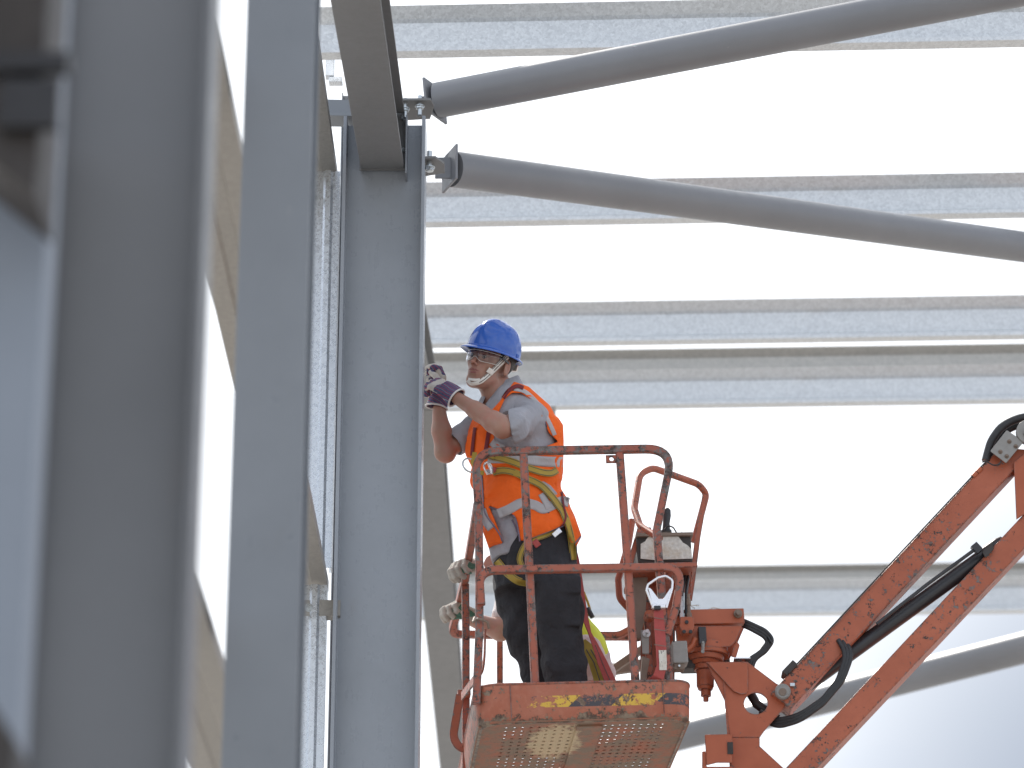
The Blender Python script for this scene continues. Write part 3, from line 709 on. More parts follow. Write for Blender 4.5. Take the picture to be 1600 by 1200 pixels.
m = MB(); m.tube([BP(1086, 997, ry-.03), BP(1082, 1008, ry-.03), BP(1072, 1017, ry-.03)], [.014, .012, .012], 10); m.build('lug', 'orange_boom', beam)
# grey junction box with a lead
jb = cbox(1052, 1076, 1001, 1036, .22, .30, 'junction_box', 'grey_box', None, .006)
cbox(1054, 1070, 1035, 1046, .23, .28, 'box_foot', 'dusty_steel', jb, .003)
tube_part('cable', [BP(1048, 975, .25), BP(1052, 985, .22), BP(1053, 1003, .22)], .003, .02, 'dark_rubber', jb, 8)
m = MB(); m.disc(BP(1061, 1041, .22), -bV, .005, .02, 8); m.build('bolt', 'bolt_zinc', jb)
def K0(px, py, dy=0): return P(px, py, BP(1180, 1100, .34).y+dy)
# slewing disk and the worm stub below it
YC = BP(1105, 1030, .47)
ax = (bW+bU*.05).normalized()
m = MB()
def stack(m, segs):
    for (pt, pb, x, r0, r1) in segs:
        a = BP(x, pt, .47); b = BP(x, pb, .47); m.tube([a, b], [r0, r1], 32)
stack(m, [(1008, 1020, 1104, .098, .098), (1020, 1026, 1104, .105, .102), (1026, 1034, 1103, .086, .080), (1034, 1040, 1102, .070, .060)]); m.build('slew_ring', 'orange_boom', lift, .002)
m = MB(); stack(m, [(1040, 1048, 1102, .054, .052), (1048, 1073, 1102, .041, .040), (1073, 1078, 1102, .038, .033), (1078, 1088, 1103, .0235, .0235), (1088, 1096, 1103, .0125, .012)]); m.build('slew_motor', 'orange_boom', lift, .0015)
m = MB(); m.box(BP(1095, 1028, .64), (.26, .10, .11), BM.to_3x3()); m.build('motor_housing', 'dark_brown_metal', lift, .006)  # enlarged in dark brown to stand for the shade under the bracket
m = MB(); m.tube([K0(1150, 1040, .10), K0(1165, 1070, .10), K0(1182, 1100, .10), K0(1215, 1124, .10)], .022, 10); m.build('hose', 'dark_rubber', lift)
m = MB(); m.box(BP(1080, 1040, .50), (.09, .10, .05), BM.to_3x3()); m.build('motor_housing', 'dark_brown_metal', lift, .006)
# knuckle plates (two cheeks with a web between)
YK = BP(1180, 1100, .34).y
def K(px, py, dy=0): return P(px, py, YK+dy)
outl = [(1103, 1034), (1168, 1034), (1213, 1068), (1230, 1076), (1232, 1095), (1223, 1109), (1194, 1142), (1187, 1152), (1187, 1166), (1226, 1202), (1226, 1245), (1145, 1245), (1140, 1150), (1134, 1097)]
def holed(outl, cx, cy, rx, ryy, dy, th, mat=0):
    """plate with one round hole, triangulated as a fan strip between hole and outline"""
    m = MB(); dense = []
    n = len(outl)
    for i in range(n):
        a, b = outl[i], outl[(i+1) % n]; L_ = math.hypot(b[0]-a[0], b[1]-a[1]); k = max(1, int(L_/12))
        dense += [(a[0]+(b[0]-a[0])*j/k, a[1]+(b[1]-a[1])*j/k) for j in range(k)]
    N_ = len(dense); ang = [math.atan2(y-cy, x-cx) for x, y in dense]
    O0 = [K(x, y, dy) for x, y in dense]; O1 = [p+Vector((0, th, 0)) for p in O0]
    I0 = [K(cx+rx*math.cos(a), cy+ryy*math.sin(a), dy) for a in ang]; I1 = [p+Vector((0, th, 0)) for p in I0]
    m.loft([I0, O0, O1, I1, I0], True, False); return m
# star-shaped part around the hole + lower leg as separate butted plates of one mesh
kn = holed([(1103, 1034), (1168, 1034), (1213, 1068), (1230, 1076), (1232, 1095), (1223, 1109), (1194, 1142), (1187, 1152), (1140, 1152), (1134, 1097)], 1181, 1099, 18.5, 17, 0, .012)
kn = kn.build('knuckle_plate', 'orange_boom', lift, .0015)
kn2 = holed([(1103, 1034), (1168, 1034), (1213, 1068), (1230, 1076), (1232, 1095), (1223, 1109), (1194, 1142), (1187, 1152), (1140, 1152), (1134, 1097)], 1181, 1099, 18.5, 17, .20, .012).build('knuckle_plate', 'orange_boom', lift, .0015)
for dy in (0, .20):
    m = MB(); m.loft([[K(x, y, dy+e) for x, y in ((1140, 1152.5), (1187, 1152.5), (1187, 1166), (1226, 1202), (1226, 1250), (1146, 1250))] for e in (0, .012)]); m.build('knuckle_leg', 'orange_boom', lift, .0015)
m = MB(); m.loft([[K(x, y, dy) for x, y in ((1132.5, 1061), (1139.5, 1151), (1147, 1250), (1144, 1250), (1136.5, 1151), (1129.5, 1061))] for dy in (-.006, .218)]); m.build('knuckle_web', 'orange_boom', lift, .001)
m = MB(); m.loft([[K(x, y, dy) for x, y in ((1160, 1120), (1190, 1135), (1188, 1138), (1158, 1123))] for dy in (.013, .199)]); m.build('inner_web', 'orange_boom', lift)
pts = fillet([(1112, 1034), (1169, 1034), (1169, 1084), (1112, 1040)], 0) if False else None
m = MB(); m.loft([[K(x, y, -.004-e) for x, y in ((1104, 1034.5), (1166, 1034.5), (1169, 1037), (1169, 1078), (1166, 1084), (1158, 1085), (1146, 1080))] for e in (0, .008)]); m.build('doubler_plate', 'orange_boom', kn, .001)
m = MB(); m.box(K(1159, 1032, .06), (.075, .08, .006)); m.build('hose_clamp', 'alloy', kn, .001)
blk = MB(); blk.loft([[K(x, y, dy) for x, y in ((1101, 1148), (1144, 1147), (1144, 1192), (1120, 1192), (1104, 1196))] for dy in (-.06, .10)]); blk.build('bump_block', 'orange_boom', lift, .004)
blk = MB(); blk.loft([[K(x, y, dy) for x, y in ((1097, 1174), (1104, 1174), (1104, 1198), (1144, 1198), (1144, 1230), (1097, 1230))] for dy in (-.05, .06)]); blk.build('bump_block', 'orange_boom', lift, .004)
m = MB(); m.box(K(1141, 1169, -.062), (.026, .006, .055)); m.build('slot', 'dark_brown_metal', lift)
# boom arms: box beams of real width, running up and away to the right
def arm(name, top0, top1, bot0, bot1, y0, y1, wd, mat='orange_arm', lip=0):
    """front face given by four pixels; y0, y1 depth at both ends; wd = width into the picture"""
    q = [P(*bot0, y0), P(*bot1, y1), P(*bot1, y1)+Vector((0, wd, 0)), P(*bot0, y0)+Vector((0, wd, 0)),
         P(*top0, y0), P(*top1, y1), P(*top1, y1)+Vector((0, wd, 0)), P(*top0, y0)+Vector((0, wd, 0))]
    m = MB(); m.hexa(q); return m.build(name, mat, lift, .006)
yk = YK-.03
def lerp2(a, b, t): return (a[0]+(b[0]-a[0])*t, a[1]+(b[1]-a[1])*t)
ua = arm('upper_boom_arm', (1204, 1083), (1563, 698), (1236, 1107), (1614, 703), yk, yk+.10, .16)
la0t, la1t, la0b, la1b = (1192, 1238), (1640, 760), (1226, 1254), (1640, 815)
la = arm('lower_boom_arm', la0t, la1t, la0b, la1b, yk, yk+.10, .16)
# raised weld strip with torn edge on the upper arm
m = MB(); m.tube([P(1232, 1052, yk-.002), P(1380, 893, yk+.035), P(1540, 722, yk+.09)], .004, 6); m.build('weld_seam', 'dark_brown_metal', ua)
m = MB(); m.box(P(1233, 1048, yk+.05), (.075, .10, .03), Matrix.Rotation(R(-47), 3, 'Y')); m.build('arm_stop', 'dark_brown_metal', ua, .003)
m = MB()
m.disc(P(1223, 1081, yk-.012), (0, 1, 0), .036, .024, 28); m.disc(P(1223, 1081, yk-.026), (0, 1, 0), .030, .010, 28)
pn = m.build('pivot_pin', 'grey_box', ua, .002)
m = MB(); m.disc(P(1223, 1081, yk-.034), (0, 1, 0), .0175, .006, 20); m.build('pin_core', 'dusty_steel', pn)
m = MB(); m.box(P(1238, 1070, yk-.01), (.022, .012, .016)); m.build('grease_nipple', 'bolt_zinc', pn, .002)
# connecting link at the right edge
m = MB(); m.loft([[P(x, y, yk+.07+dy) for x, y in ((1584, 722), (1612, 700), (1622, 790), (1597, 806), (1588, 812))] for dy in (.002, .035)]); m.build('link_plate', 'orange_boom', lift, .002)
m = MB(); m.loft([[P(x, y, yk+.07+dy) for x, y in ((1584, 722), (1612, 700), (1622, 790), (1597, 806), (1588, 812))] for dy in (.13, .16)]); m.build('link_plate', 'orange_boom', lift, .002)
# aluminium clamp with four bolts and the cable drum behind it
m = MB(); ca = [(1547, 705), (1573, 672), (1600, 690), (1572, 724)]
m.loft([[P(x, y, yk+.10-.03+dy) for x, y in ca] for dy in (-.022, 0)]); cp = m.build('clamp_plate', 'grey_box', ua, .004)
for x, y in ((1577, 690), (1587, 697.5), (1563, 706), (1573, 713)):
    m = MB(); bolt(m, P(x, y, yk+.048), (0, -1, 0), .005, .006, .01); m.build('bolt', 'dusty_steel', cp)
m = MB(); m.tube(fillet([P(1540, 720, yk+.1), P(1548, 690, yk+.1), P(1566, 664, yk+.1), P(1600, 650, yk+.1), P(1650, 655, yk+.1)], .2, 6), .020, 12)
m.build('hose', 'dark_rubber', lift)
m = MB(); m.tube(fillet([P(1545, 724, yk+.15), P(1554, 694, yk+.15), P(1572, 672, yk+.15), P(1604, 660, yk+.15), P(1650, 668, yk+.15)], .2, 6), .016, 12); m.build('hose', 'dark_rubber', lift)
m = MB(); m.disc(P(1608, 676, yk+.055), (0, 1, 0), .062, .03, 28); m.disc(P(1606, 676, yk+.035), (0, 1, 0), .022, .02, 20); m.build('pulley', 'grey_box', lift, .003)
m = MB(); m.tube(fillet([P(1535, 722, yk+.06), P(1540, 720, yk+.05), P(1552, 727, yk+.045), P(1562, 726, yk+.045), P(1564, 720, yk+.05)], .02, 5), .0035, 8); m.build('wire', 'dark_rubber', ua)
for x, y in ((1523, 742), (1530, 735)):
    m = MB(); m.disc(P(x, y, yk+.09), (.68, 0, .73), .012, .03, 10); m.build('stud', 'orange_boom', ua, .001)
# hydraulic cylinder between the arms
c0_, c1_ = P(1222, 1098, yk+.09), P(1560, 852, yk+.14)
dC = (c1_-c0_)
m = MB(); m.tube([c0_+dC*.10, c1_], .036, 28); m.tube([c1_, c1_+dC.normalized()*.03], [.036, .030], 28); cyl = m.build('hydraulic_cylinder', 'black_paint', lift)
m = MB(); m.tube([c0_-dC*.02, c0_+dC*.12], .020, 20); m.build('piston_rod', 'steel_bright', cyl)
m = MB(); m.tube([P(1370, 975, yk+.03), P(1450, 912, yk+.04), P(1524, 858, yk+.05)], .0085, 10); m.box(P(1526, 857, yk+.05), (.035, .03, .045), Matrix.Rotation(R(-40), 3, 'Y')); m.build('return_line', 'black_paint', cyl)
m = MB(); m.loft([[P(x, y, yk+.05+dy) for x, y in ((1534, 862), (1551, 847), (1553, 858), (1540, 872))] for dy in (0, .12)]); m.build('cylinder_head', 'dark_brown_metal', cyl, .003)
# hoses hanging from the arms
for k, o_ in enumerate((0, 5, 10)):
    tube_part('hose', [P(1310+o_, 1000, yk+.02+.02*k), P(1322+o_, 1022, yk-.01), P(1310+o_*.6, 1062+o_*.3, yk-.02), P(1286, 1092+o_*.8, yk-.02), P(1250, 1117+o_*.9, yk-.01), P(1215, 1126+o_, yk+.06), P(1188, 1112+o_, yk+.1)], .0115, .12, 'dark_rubber', None, 10)
for k, o_ in enumerate((0, 4.5, 9)):
    tube_part('hose', [BP(1150, 965+o_, ry+.06+.015*k), BP(1168, 972+o_*.9, ry+.04), BP(1196-o_*.3, 985+o_, ry+.04), BP(1209-o_, 1000+o_*.3, ry+.04), BP(1196-o_, 1018+o_*.2, ry+.04), BP(1178-o_, 1031, ry+.04), BP(1174-o_, 1050, ry+.04)], .010, .09, 'dark_rubber', None, 10)
m = MB(); m.box(BP(1203, 1001, ry+.035), (.035, .035, .006), Matrix.Rotation(R(60), 3, 'Y')); m.build('hose_tie', 'black_paint', lift)
m = MB(); m.loft([[K(x, y, .05+dy) for x, y in ((1150, 1000), (1156, 1008), (1150, 1028), (1142, 1026))] for dy in (0, .08)]); m.build('lug', 'orange_boom', lift, .004)
# the machine's lower boom and base, outside the picture to the right
kp = P(1660, 765, yk+.15)
def beamto(name, a, b, w, h, mat='orange_boom'):
    m = MB(); m.sweep(rrect(w, h, .01, 2), [a, b], (0, 1, 0)); return m.build(name, mat, lift)
m = MB(); m.box(kp, (.20, .28, .55)); m.build('rear_knuckle', 'orange_boom', lift, .01)
base = Vector((kp.x+3.6, kp.y+.6, 0))
beamto('main_boom', kp+Vector((0, .1, .1)), base+Vector((0, 0, 1.9)), .26, .32)
m = MB(); m.box(base+Vector((0, 0, 1.35)), (1.6, 1.5, .9)); m.build('turntable', 'orange_boom', lift, .03)
m = MB(); m.box(base+Vector((0, 0, .68)), (2.6, 1.3, .42)); m.build('chassis', 'dark_brown_metal', lift, .03)
for sx in (-1, 1):
    for sy in (-1, 1):
        c = base+Vector((sx*1.0, sy*.85, .45)); m = MB(); m.disc(c, (0, 1, 0), .45, .32, 32); wh = m.build('wheel', 'dark_rubber', lift, .03)
        m = MB(); m.disc(c+Vector((0, sy*.16, 0)), (0, 1, 0), .22, .03, 24); m.build('hub', 'grey_box', wh)

# lanyard hooked over the middle rail: alloy snap hook, red webbing with a white label
simple('red_webbing', (.36, .065, .060), .75, 0, .2, 90, .0008, 300)
simple('red_webbing_edge', (.12, .02, .03), .8)
lan = thing('safety_lanyard', 'red webbing lanyard hanging on the basket\'s right end from a silver snap hook', 'lanyard', BP(1028, 948, -.02))
def ribbon(m, cl, wid, th, nrm, mat=0):
    """flat strap along a centre line; wid: width or list; nrm: normal(s)"""
    prof = []
    rings = []
    n = len(cl)
    for i, p in enumerate(cl):
        p = Vector(p); t = (Vector(cl[min(n-1, i+1)])-Vector(cl[max(0, i-1)])).normalized()
        nn = Vector(nrm[i]) if isinstance(nrm, list) else Vector(nrm)
        s_ = t.cross(nn).normalized(); nn = s_.cross(t).normalized(); w = (wid[i] if isinstance(wid, list) else wid)/2
        rings.append([p-s_*w-nn*th/2, p+s_*w-nn*th/2, p+s_*w+nn*th/2, p-s_*w+nn*th/2])
    m.loft(rings, mat=mat)
    return rings
def hv_(px, py, v=-.045): return BP(px, py, v)
frame = [hv_(1020, 948), hv_(1010, 922), hv_(1012, 914), hv_(1028, 903), hv_(1040, 900), hv_(1051, 907), hv_(1050, 920), hv_(1041, 950)]
m = MB(); m.sweep(rrect(.010, .014, .003, 2), fillet(frame, .02, 4), bV); m.build('hook_frame', 'alloy', lan)
m = MB(); m.plate([hv_(1012, 918), hv_(1017, 920), hv_(1029, 936), hv_(1036, 936), hv_(1046, 921), hv_(1051, 917), hv_(1043, 946), hv_(1020, 946)], bV, .010); m.build('hook_gate', 'alloy', lan, .002)
m = MB(); m.box(hv_(1029, 948), (.062, .024, .022), BM.to_3x3()); sv = m.build('swivel', 'alloy', lan, .006)
m = MB(); m.box(hv_(1027, 950, -.055), (.030, .02, .018), BM.to_3x3()); m.build('pivot_block', 'black_paint', lan, .003)
m = MB(); ribbon(m, [hv_(1029, 954, -.04), hv_(1031, 985, -.03), hv_(1033, 1015, -.03), hv_(1034, 1040, -.02), hv_(1029, 1058, 0), hv_(1018, 1071, .05), hv_(1010, 1095, .1)], [.042, .048, .046, .044, .05, .06, .06], .004, [-bV]*7); m.build('strap', 'red_webbing', lan)
m = MB(); ribbon(m, [hv_(1035, 1016, -.036), hv_(1036, 1034, -.031), hv_(1036, 1047, -.02)], [.034, .034, .033], .003, [-bV]*3)
def label_mat():
    t = MT('printed_label'); n = t.noise(160, 2, .5, stretch=(1, 1, .7)); n2 = t.noise(20, 3)
    c = t.mix(t.rng(n, .60, .64), (.60, .57, .52), (.16, .15, .15)); c = t.mix(t.rng(n2, .5, .7), c, (.5, .46, .40)); t.set('Base Color', c).set('Roughness', .7); M['label'] = t.m
label_mat()
m.build('label', 'label', lan)
for y in (967, 985, 1009):
    m = MB(); ribbon(m, [hv_(1022, y-2, -.045), hv_(1041, y+1, -.045)], .003, .003, [-bV]*2); m.build('stitching', 'dusty_steel', lan)

# pale struts seen through the basket, beyond it
def strut(pts, Y, w, name, label):
    q = P(*pts[0], Y); t = thing(name, label, 'strut', q); m = MB(); m.sweep(rrect(w, .04, .005, 2), [P(x, y, Y) for x, y in pts], (0, 1, 0)); m.build('bar', 'dusty_steel', t)
strut([(935, 1062), (1010, 1010)], 15.75, .036, 'bracket_strut', 'dusty brown strut rising to the right, seen through the basket beside the yellow vest')
strut([(930, 1050), (1012, 1038)], 15.85, .055, 'bracket_strut', 'dusty brown strut lying nearly level, seen through the basket beside the yellow vest')
# ------------------------------------------------------------------ sculpting: smooth unions of simple solids -> one continuous mesh
def smin(a, b, k):
    if k <= 0: return np.minimum(a, b)
    h = np.maximum(k-np.abs(a-b), 0)/k
    return np.minimum(a, b)-h*h*k*.25
def capd(p, a, b, r0, r1, flat=None):
    a = np.array(a); b = np.array(b); ab = b-a; q = p-a
    if flat is not None:   # squash along one direction
        f = np.array(flat[0]); f = f/np.linalg.norm(f); s_ = flat[1]
        q = q+np.outer(q@f, f).reshape(q.shape)*(1/s_-1); ab = ab+f*(ab@f)*(1/s_-1)
    t = np.clip((q@ab)/max(1e-9, ab@ab), 0, 1)
    return np.linalg.norm(q-t[..., None]*ab, axis=-1)-(r0+(r1-r0)*t)
def elld(p, c, ax, r):
    q = p-np.array(c); m = np.array(ax)   # rows = axes
    l = q@m.T; r = np.array(r); k0 = np.linalg.norm(l/r, axis=-1); k1 = np.linalg.norm(l/(r*r), axis=-1)+1e-9
    return k0*(k0-1)/k1
class Field:
    def __init__(s, lo, hi, h):
        s.lo = np.array(lo, float); s.h = h; s.n = np.maximum(2, np.ceil((np.array(hi)-s.lo)/h).astype(int)+1)
        s.F = np.full(tuple(s.n), .12, np.float32)
    def sub(s, lo, hi):
        i0 = np.clip(np.floor((np.array(lo)-s.lo)/s.h).astype(int), 0, s.n-1); i1 = np.clip(np.ceil((np.array(hi)-s.lo)/s.h).astype(int)+1, 1, s.n)
        sl = tuple(slice(a, b) for a, b in zip(i0, i1))
        g = np.meshgrid(*[s.lo[k]+s.h*np.arange(i0[k], i1[k]) for k in range(3)], indexing='ij')
        return sl, np.stack(g, -1)
    def add(s, fn, lo, hi, k=.02, op='u'):
        pad = k+.03; sl, p = s.sub(np.array(lo)-pad, np.array(hi)+pad)
        if p.size == 0: return s
        d = fn(p).astype(np.float32)
        if op == 'u': s.F[sl] = smin(s.F[sl], d, k)
        elif op == 's': s.F[sl] = -smin(-s.F[sl], d, k)
        return s
    def cap(s, a, b, r0, r1=None, k=.02, flat=None, op='u'):
        r1 = r0 if r1 is None else r1; a = np.array(a); b = np.array(b); r = max(r0, r1)
        return s.add(lambda p: capd(p, a, b, r0, r1, flat), np.minimum(a, b)-r*1.1, np.maximum(a, b)+r*1.1, k, op)
    def ell(s, c, ax, r, k=.02, op='u'):
        R_ = max(r); return s.add(lambda p: elld(p, c, ax, r), np.array(c)-R_, np.array(c)+R_, k, op)
    def mesh(s):
        F = s.F; h = s.h; I = F < 0; nx, ny, nz = F.shape
        F[0] = F[-1] = .1; F[:, 0] = F[:, -1] = .1; F[:, :, 0] = F[:, :, -1] = .1; I = F < 0
        corner = [(i, j, k) for i in (0, 1) for j in (0, 1) for k in (0, 1)]
        cnt = sum(I[i:nx-1+i, j:ny-1+j, k:nz-1+k].astype(np.int8) for i, j, k in corner)
        act = np.argwhere((cnt > 0) & (cnt < 8)); idx = -np.ones((nx-1, ny-1, nz-1), np.int64); idx[tuple(act.T)] = np.arange(len(act))
        acc = np.zeros((len(act), 3)); num = np.zeros(len(act))
        for a in corner:
            for ax in range(3):
                if a[ax]: continue
                b = list(a); b[ax] = 1
                fa = F[act[:, 0]+a[0], act[:, 1]+a[1], act[:, 2]+a[2]]; fb = F[act[:, 0]+b[0], act[:, 1]+b[1], act[:, 2]+b[2]]
                m = (fa < 0) != (fb < 0); t = np.where(m, fa/(fa-fb+1e-12), 0)
                for c in range(3): acc[:, c] += np.where(m, a[c]+(t if c == ax else 0), 0)
                num += m
        V = s.lo+h*(act+acc/num[:, None]); faces = []
        for ax in range(3):
            o1, o2 = [(1, 2), (2, 0), (0, 1)][ax]
            sa = [slice(1, n-1) for n in F.shape]; sb = list(sa); sa[ax] = slice(0, F.shape[ax]-1); sb[ax] = slice(1, F.shape[ax])
            A = I[tuple(sa)]; Bb = I[tuple(sb)]; e = np.argwhere(A != Bb)
            fl = A[tuple(e.T)]; g = e.copy()
            for k in range(3):
                if k != ax: g[:, k] += 1
            q = []
            for d1, d2 in ((-1, -1), (0, -1), (0, 0), (-1, 0)):
                c = g.copy(); c[:, o1] += d1; c[:, o2] += d2; q.append(idx[tuple(c.T)])
            q = np.stack(q, 1); q[~fl] = q[~fl][:, ::-1]; faces.append(q)
        return V, np.concatenate(faces)
def relax(V, Fc, it=2, lam=.5):
    V = V.copy()
    for _ in range(it):
        acc = np.zeros_like(V); n = np.zeros(len(V))
        for a, b in ((0, 1), (1, 2), (2, 3), (3, 0)):
            np.add.at(acc, Fc[:, a], V[Fc[:, b]]); np.add.at(n, Fc[:, a], 1); np.add.at(acc, Fc[:, b], V[Fc[:, a]]); np.add.at(n, Fc[:, b], 1)
        V += lam*(acc/n[:, None]-V)
    return V
def np_obj(name, V, Fc, mats, parent, matfn=None, it=2):
    V = relax(V, Fc, it); m = Matrix.Identity(4); ch = []; q = parent
    while q is not None: ch.append(q); q = q.parent
    for q in reversed(ch): m = m @ q.matrix_basis
    im = np.array(m.inverted()); L_ = V@im[:3, :3].T+im[:3, 3]
    me = bpy.data.meshes.new(name); me.vertices.add(len(V)); me.vertices.foreach_set('co', L_.ravel())
    me.loops.add(Fc.size); me.loops.foreach_set('vertex_index', Fc.ravel().astype(np.int32))
    me.polygons.add(len(Fc)); me.polygons.foreach_set('loop_start', np.arange(0, Fc.size, 4, dtype=np.int32)); me.polygons.foreach_set('loop_total', np.full(len(Fc), 4, np.int32))
    if not isinstance(mats, (list, tuple)): mats = [mats]
    for m_ in mats: me.materials.append(M[m_])
    me.polygons.foreach_set('use_smooth', np.ones(len(Fc), bool))
    if matfn is not None:
        c = V[Fc].mean(1); nn = np.cross(V[Fc[:, 2]]-V[Fc[:, 0]], V[Fc[:, 3]]-V[Fc[:, 1]]); nn /= np.linalg.norm(nn, axis=1)[:, None]+1e-12
        me.polygons.foreach_set('material_index', matfn(c, nn).astype(np.int32))
    me.update(); me.validate(); o = bpy.data.objects.new(name, me); C.objects.link(o); o.parent = parent
    return o, V
def NP(px, py, Y): return np.array(P(px, py, Y))
_rs = np.random.RandomState(3)
_wd = [(_rs.normal(size=3), _rs.uniform(0, 6.3)) for _ in range(9)]
def folds(p, scale, amp, stretch=(1, 1, 1), seed=0):
    q = p*np.array(stretch)*scale; o = 0
    w = q+np.stack([np.sin(q[..., 1]*.7+seed), np.sin(q[..., 2]*.9+seed*2), np.sin(q[..., 0]*.8)], -1)*1.1
    for i in range(5):
        d, ph = _wd[(i+seed) % 9]; d = d/np.linalg.norm(d); o = o+np.sin(w@d*(1+.55*i)+ph+seed)/(1+.5*i)
    return o*amp*.5
def cam_px(p):
    """pixel coordinates of world points (arrays)"""
    m = np.array(CRi); q = (p-np.array(CO))@m.T
    return 800+FPX*q[..., 0]/-q[..., 2], 600-FPX*q[..., 1]/-q[..., 2]
def sdpoly(x, y, poly):
    P_ = np.array(poly, float); d = np.full(x.shape, 1e9); s_ = np.ones(x.shape)
    j = len(P_)-1
    for i in range(len(P_)):
        ex, ey = P_[j]-P_[i]; wx = x-P_[i, 0]; wy = y-P_[i, 1]
        t = np.clip((wx*ex+wy*ey)/(ex*ex+ey*ey), 0, 1); bx = wx-ex*t; by = wy-ey*t; d = np.minimum(d, bx*bx+by*by)
        c1 = y >= P_[i, 1]; c2 = y < P_[j, 1]; c3 = ex*wy > ey*wx
        fl = (c1 & c2 & c3) | (~c1 & ~c2 & ~c3); s_ = np.where(fl, -s_, s_); j = i
    return s_*np.sqrt(d)
def profile_sd(table, Yc, inset=0, ex=2.3, pxy=None):
    """column of super-ellipses: rows (py, xl, xr, half depth[, Yc])"""
    zs = []; cx = []; a = []; b = []; yc = []
    for r_ in table:
        y_ = r_[4] if len(r_) > 4 else Yc
        p0 = P(r_[1], r_[0], y_); p1 = P(r_[2], r_[0], y_); zs.append(p0.z); cx.append((p0.x+p1.x)/2); a.append((p1.x-p0.x)/2); b.append(r_[3]); yc.append(y_)
    o = np.argsort(zs); zs, cx, a, b, yc = [np.array(v)[o] for v in (zs, cx, a, b, yc)]
    def fn(p):
        z = p[..., 2]; X = np.interp(z, zs, cx); A = np.interp(z, zs, a)-inset; Bq = np.interp(z, zs, b)-inset; Yq = np.interp(z, zs, yc)
        A = np.maximum(A, .01); Bq = np.maximum(Bq, .01)
        q = (np.abs((p[..., 0]-X)/A)**ex+np.abs((p[..., 1]-Yq)/Bq)**ex)**(1/ex)
        d = (q-1)*np.minimum(A, Bq)
        return np.maximum(d, np.maximum(z-(zs[-1]-inset), (zs[0]+inset)-z))
    lo = np.array([(cx-a).min(), (yc-b).min(), zs[0]]); hi = np.array([(cx+a).max(), (yc+b).max(), zs[-1]])
    return fn, lo, hi
def bvh_of(*ofs):
    vs_, fs_ = [], []
    for V, Fc in ofs:
        b = len(vs_); vs_ += [tuple(v) for v in V]; fs_ += [tuple(int(i)+b for i in f) for f in Fc]
    return BVHTree.FromPolygons(vs_, fs_)
def cr_spline(pts, n):
    """Catmull-Rom through pixel points"""
    P_ = [np.array(p, float) for p in pts]; P_ = [2*P_[0]-P_[1]]+P_+[2*P_[-1]-P_[-2]]; out = []
    for i in range(1, len(P_)-2):
        for k in range(n):
            t = k/n; a, b, c, d = P_[i-1:i+3]
            out.append(.5*((2*b)+(-a+c)*t+(2*a-5*b+4*c-d)*t*t+(-a+3*b-3*c+d)*t**3))
    out.append(P_[-2]); return out
def drape(name, pts, w, bvh, mat, parent, off=.004, th=.003, n=8, Yfall=None, smooth=2, label=None):
    """cloth strap laid on a surface: pts pixels along the strap, w its width in pixels"""
    cl = cr_spline([p[:2] for p in pts], n); ww = cr_spline([(p[2] if len(p) > 2 else w, 0) for p in pts], n)
    rows = []
    lastY = Yfall
    for i, c in enumerate(cl):
        t = cl[min(i+1, len(cl)-1)]-cl[max(i-1, 0)]; t = t/(np.linalg.norm(t)+1e-9); s_ = np.array([-t[1], t[0]]); hw = ww[i][0]/2
        row = []
        for k in (-1, -.5, 0, .5, 1):
            q = c+s_*hw*k; d = ray(*q); h = bvh.ray_cast(CO, d)
            if h[0] is None: row.append(None)
            else: row.append(h[0].y)
        ok = [y for y in row if y is not None]
        if ok: lastY = min(ok) if lastY is None or abs(min(ok)-lastY) > .3 else min(ok)
        m_ = sorted(ok)[len(ok)//2] if ok else lastY
        row = [m_ if (y is None or abs(y-m_) > .03) else y for y in row]
        rows.append((c, s_, hw, row))
    Yg = np.array([r_[3] for r_ in rows], float)
    for _ in range(smooth):
        Z = Yg.copy(); Z[1:-1] = (Yg[:-2]+2*Yg[1:-1]+Yg[2:])/4; Z = np.minimum(Z, Yg+.002); Yg = Z
    top = []; bot = []
    for (c, s_, hw, _), ys in zip(rows, Yg):
        a = []; 
        for k, y in zip((-1, -.5, 0, .5, 1), ys):
            q = c+s_*hw*k; d = ray(*q); p = CO+d*(y/d.y); a.append((p-d*off, p-d*(off+th)))
        bot.append([x[0] for x in a]); top.append([x[1] for x in a])
    m = MB(); rings = [list(t_)+list(reversed(b_)) for t_, b_ in zip(top, bot)]
    m.loft(rings, True, True, False); o = m.build(name, mat, parent, label=label)
    for p_ in o.data.polygons: p_.use_smooth = len(p_.vertices) == 4
    return o

# ------------------------------------------------------------------ cloth, skin and kit materials
def cloth(name, col, var=.10, rough=.85, weave=900, wr=.004, sheen=0, sub=None):
    t = MT(name); n = t.noise(9, 5, .6); n2 = t.noise(45, 5, .65)
    c = t.mix(t.rng(n, .3, .7), tuple(x*(1-var) for x in col), tuple(min(1, x*(1+var)) for x in col))
    c = t.mix(t.math('MULTIPLY', t.rng(n2, .6, .75), .18), c, tuple(x*.6 for x in col))
    t.set('Base Color', c).set('Roughness', rough).set('Specular IOR Level', .25)
    w1 = t.noise(15, 5, .55, dist=1.2); fine = t.noise(weave, 2)
    t.bump(t.math('ADD', w1, t.math('MULTIPLY', fine, .06)), wr*3, .9)
    if sheen: t.set('Sheen Weight', sheen)
    M[name] = t.m; return t
cloth('shirt_grey', (.33, .33, .365)); cloth('trousers_navy', (.034, .034, .040), .2, .8, wr=.006); cloth('vest_orange', (.86, .135, .016), .07, .75, wr=.004)
cloth('vest_yellow', (.56, .62, .06), .08, .75); cloth('white_cotton', (.62, .60, .60), .08); cloth('pale_trousers', (.50, .42, .42), .12)
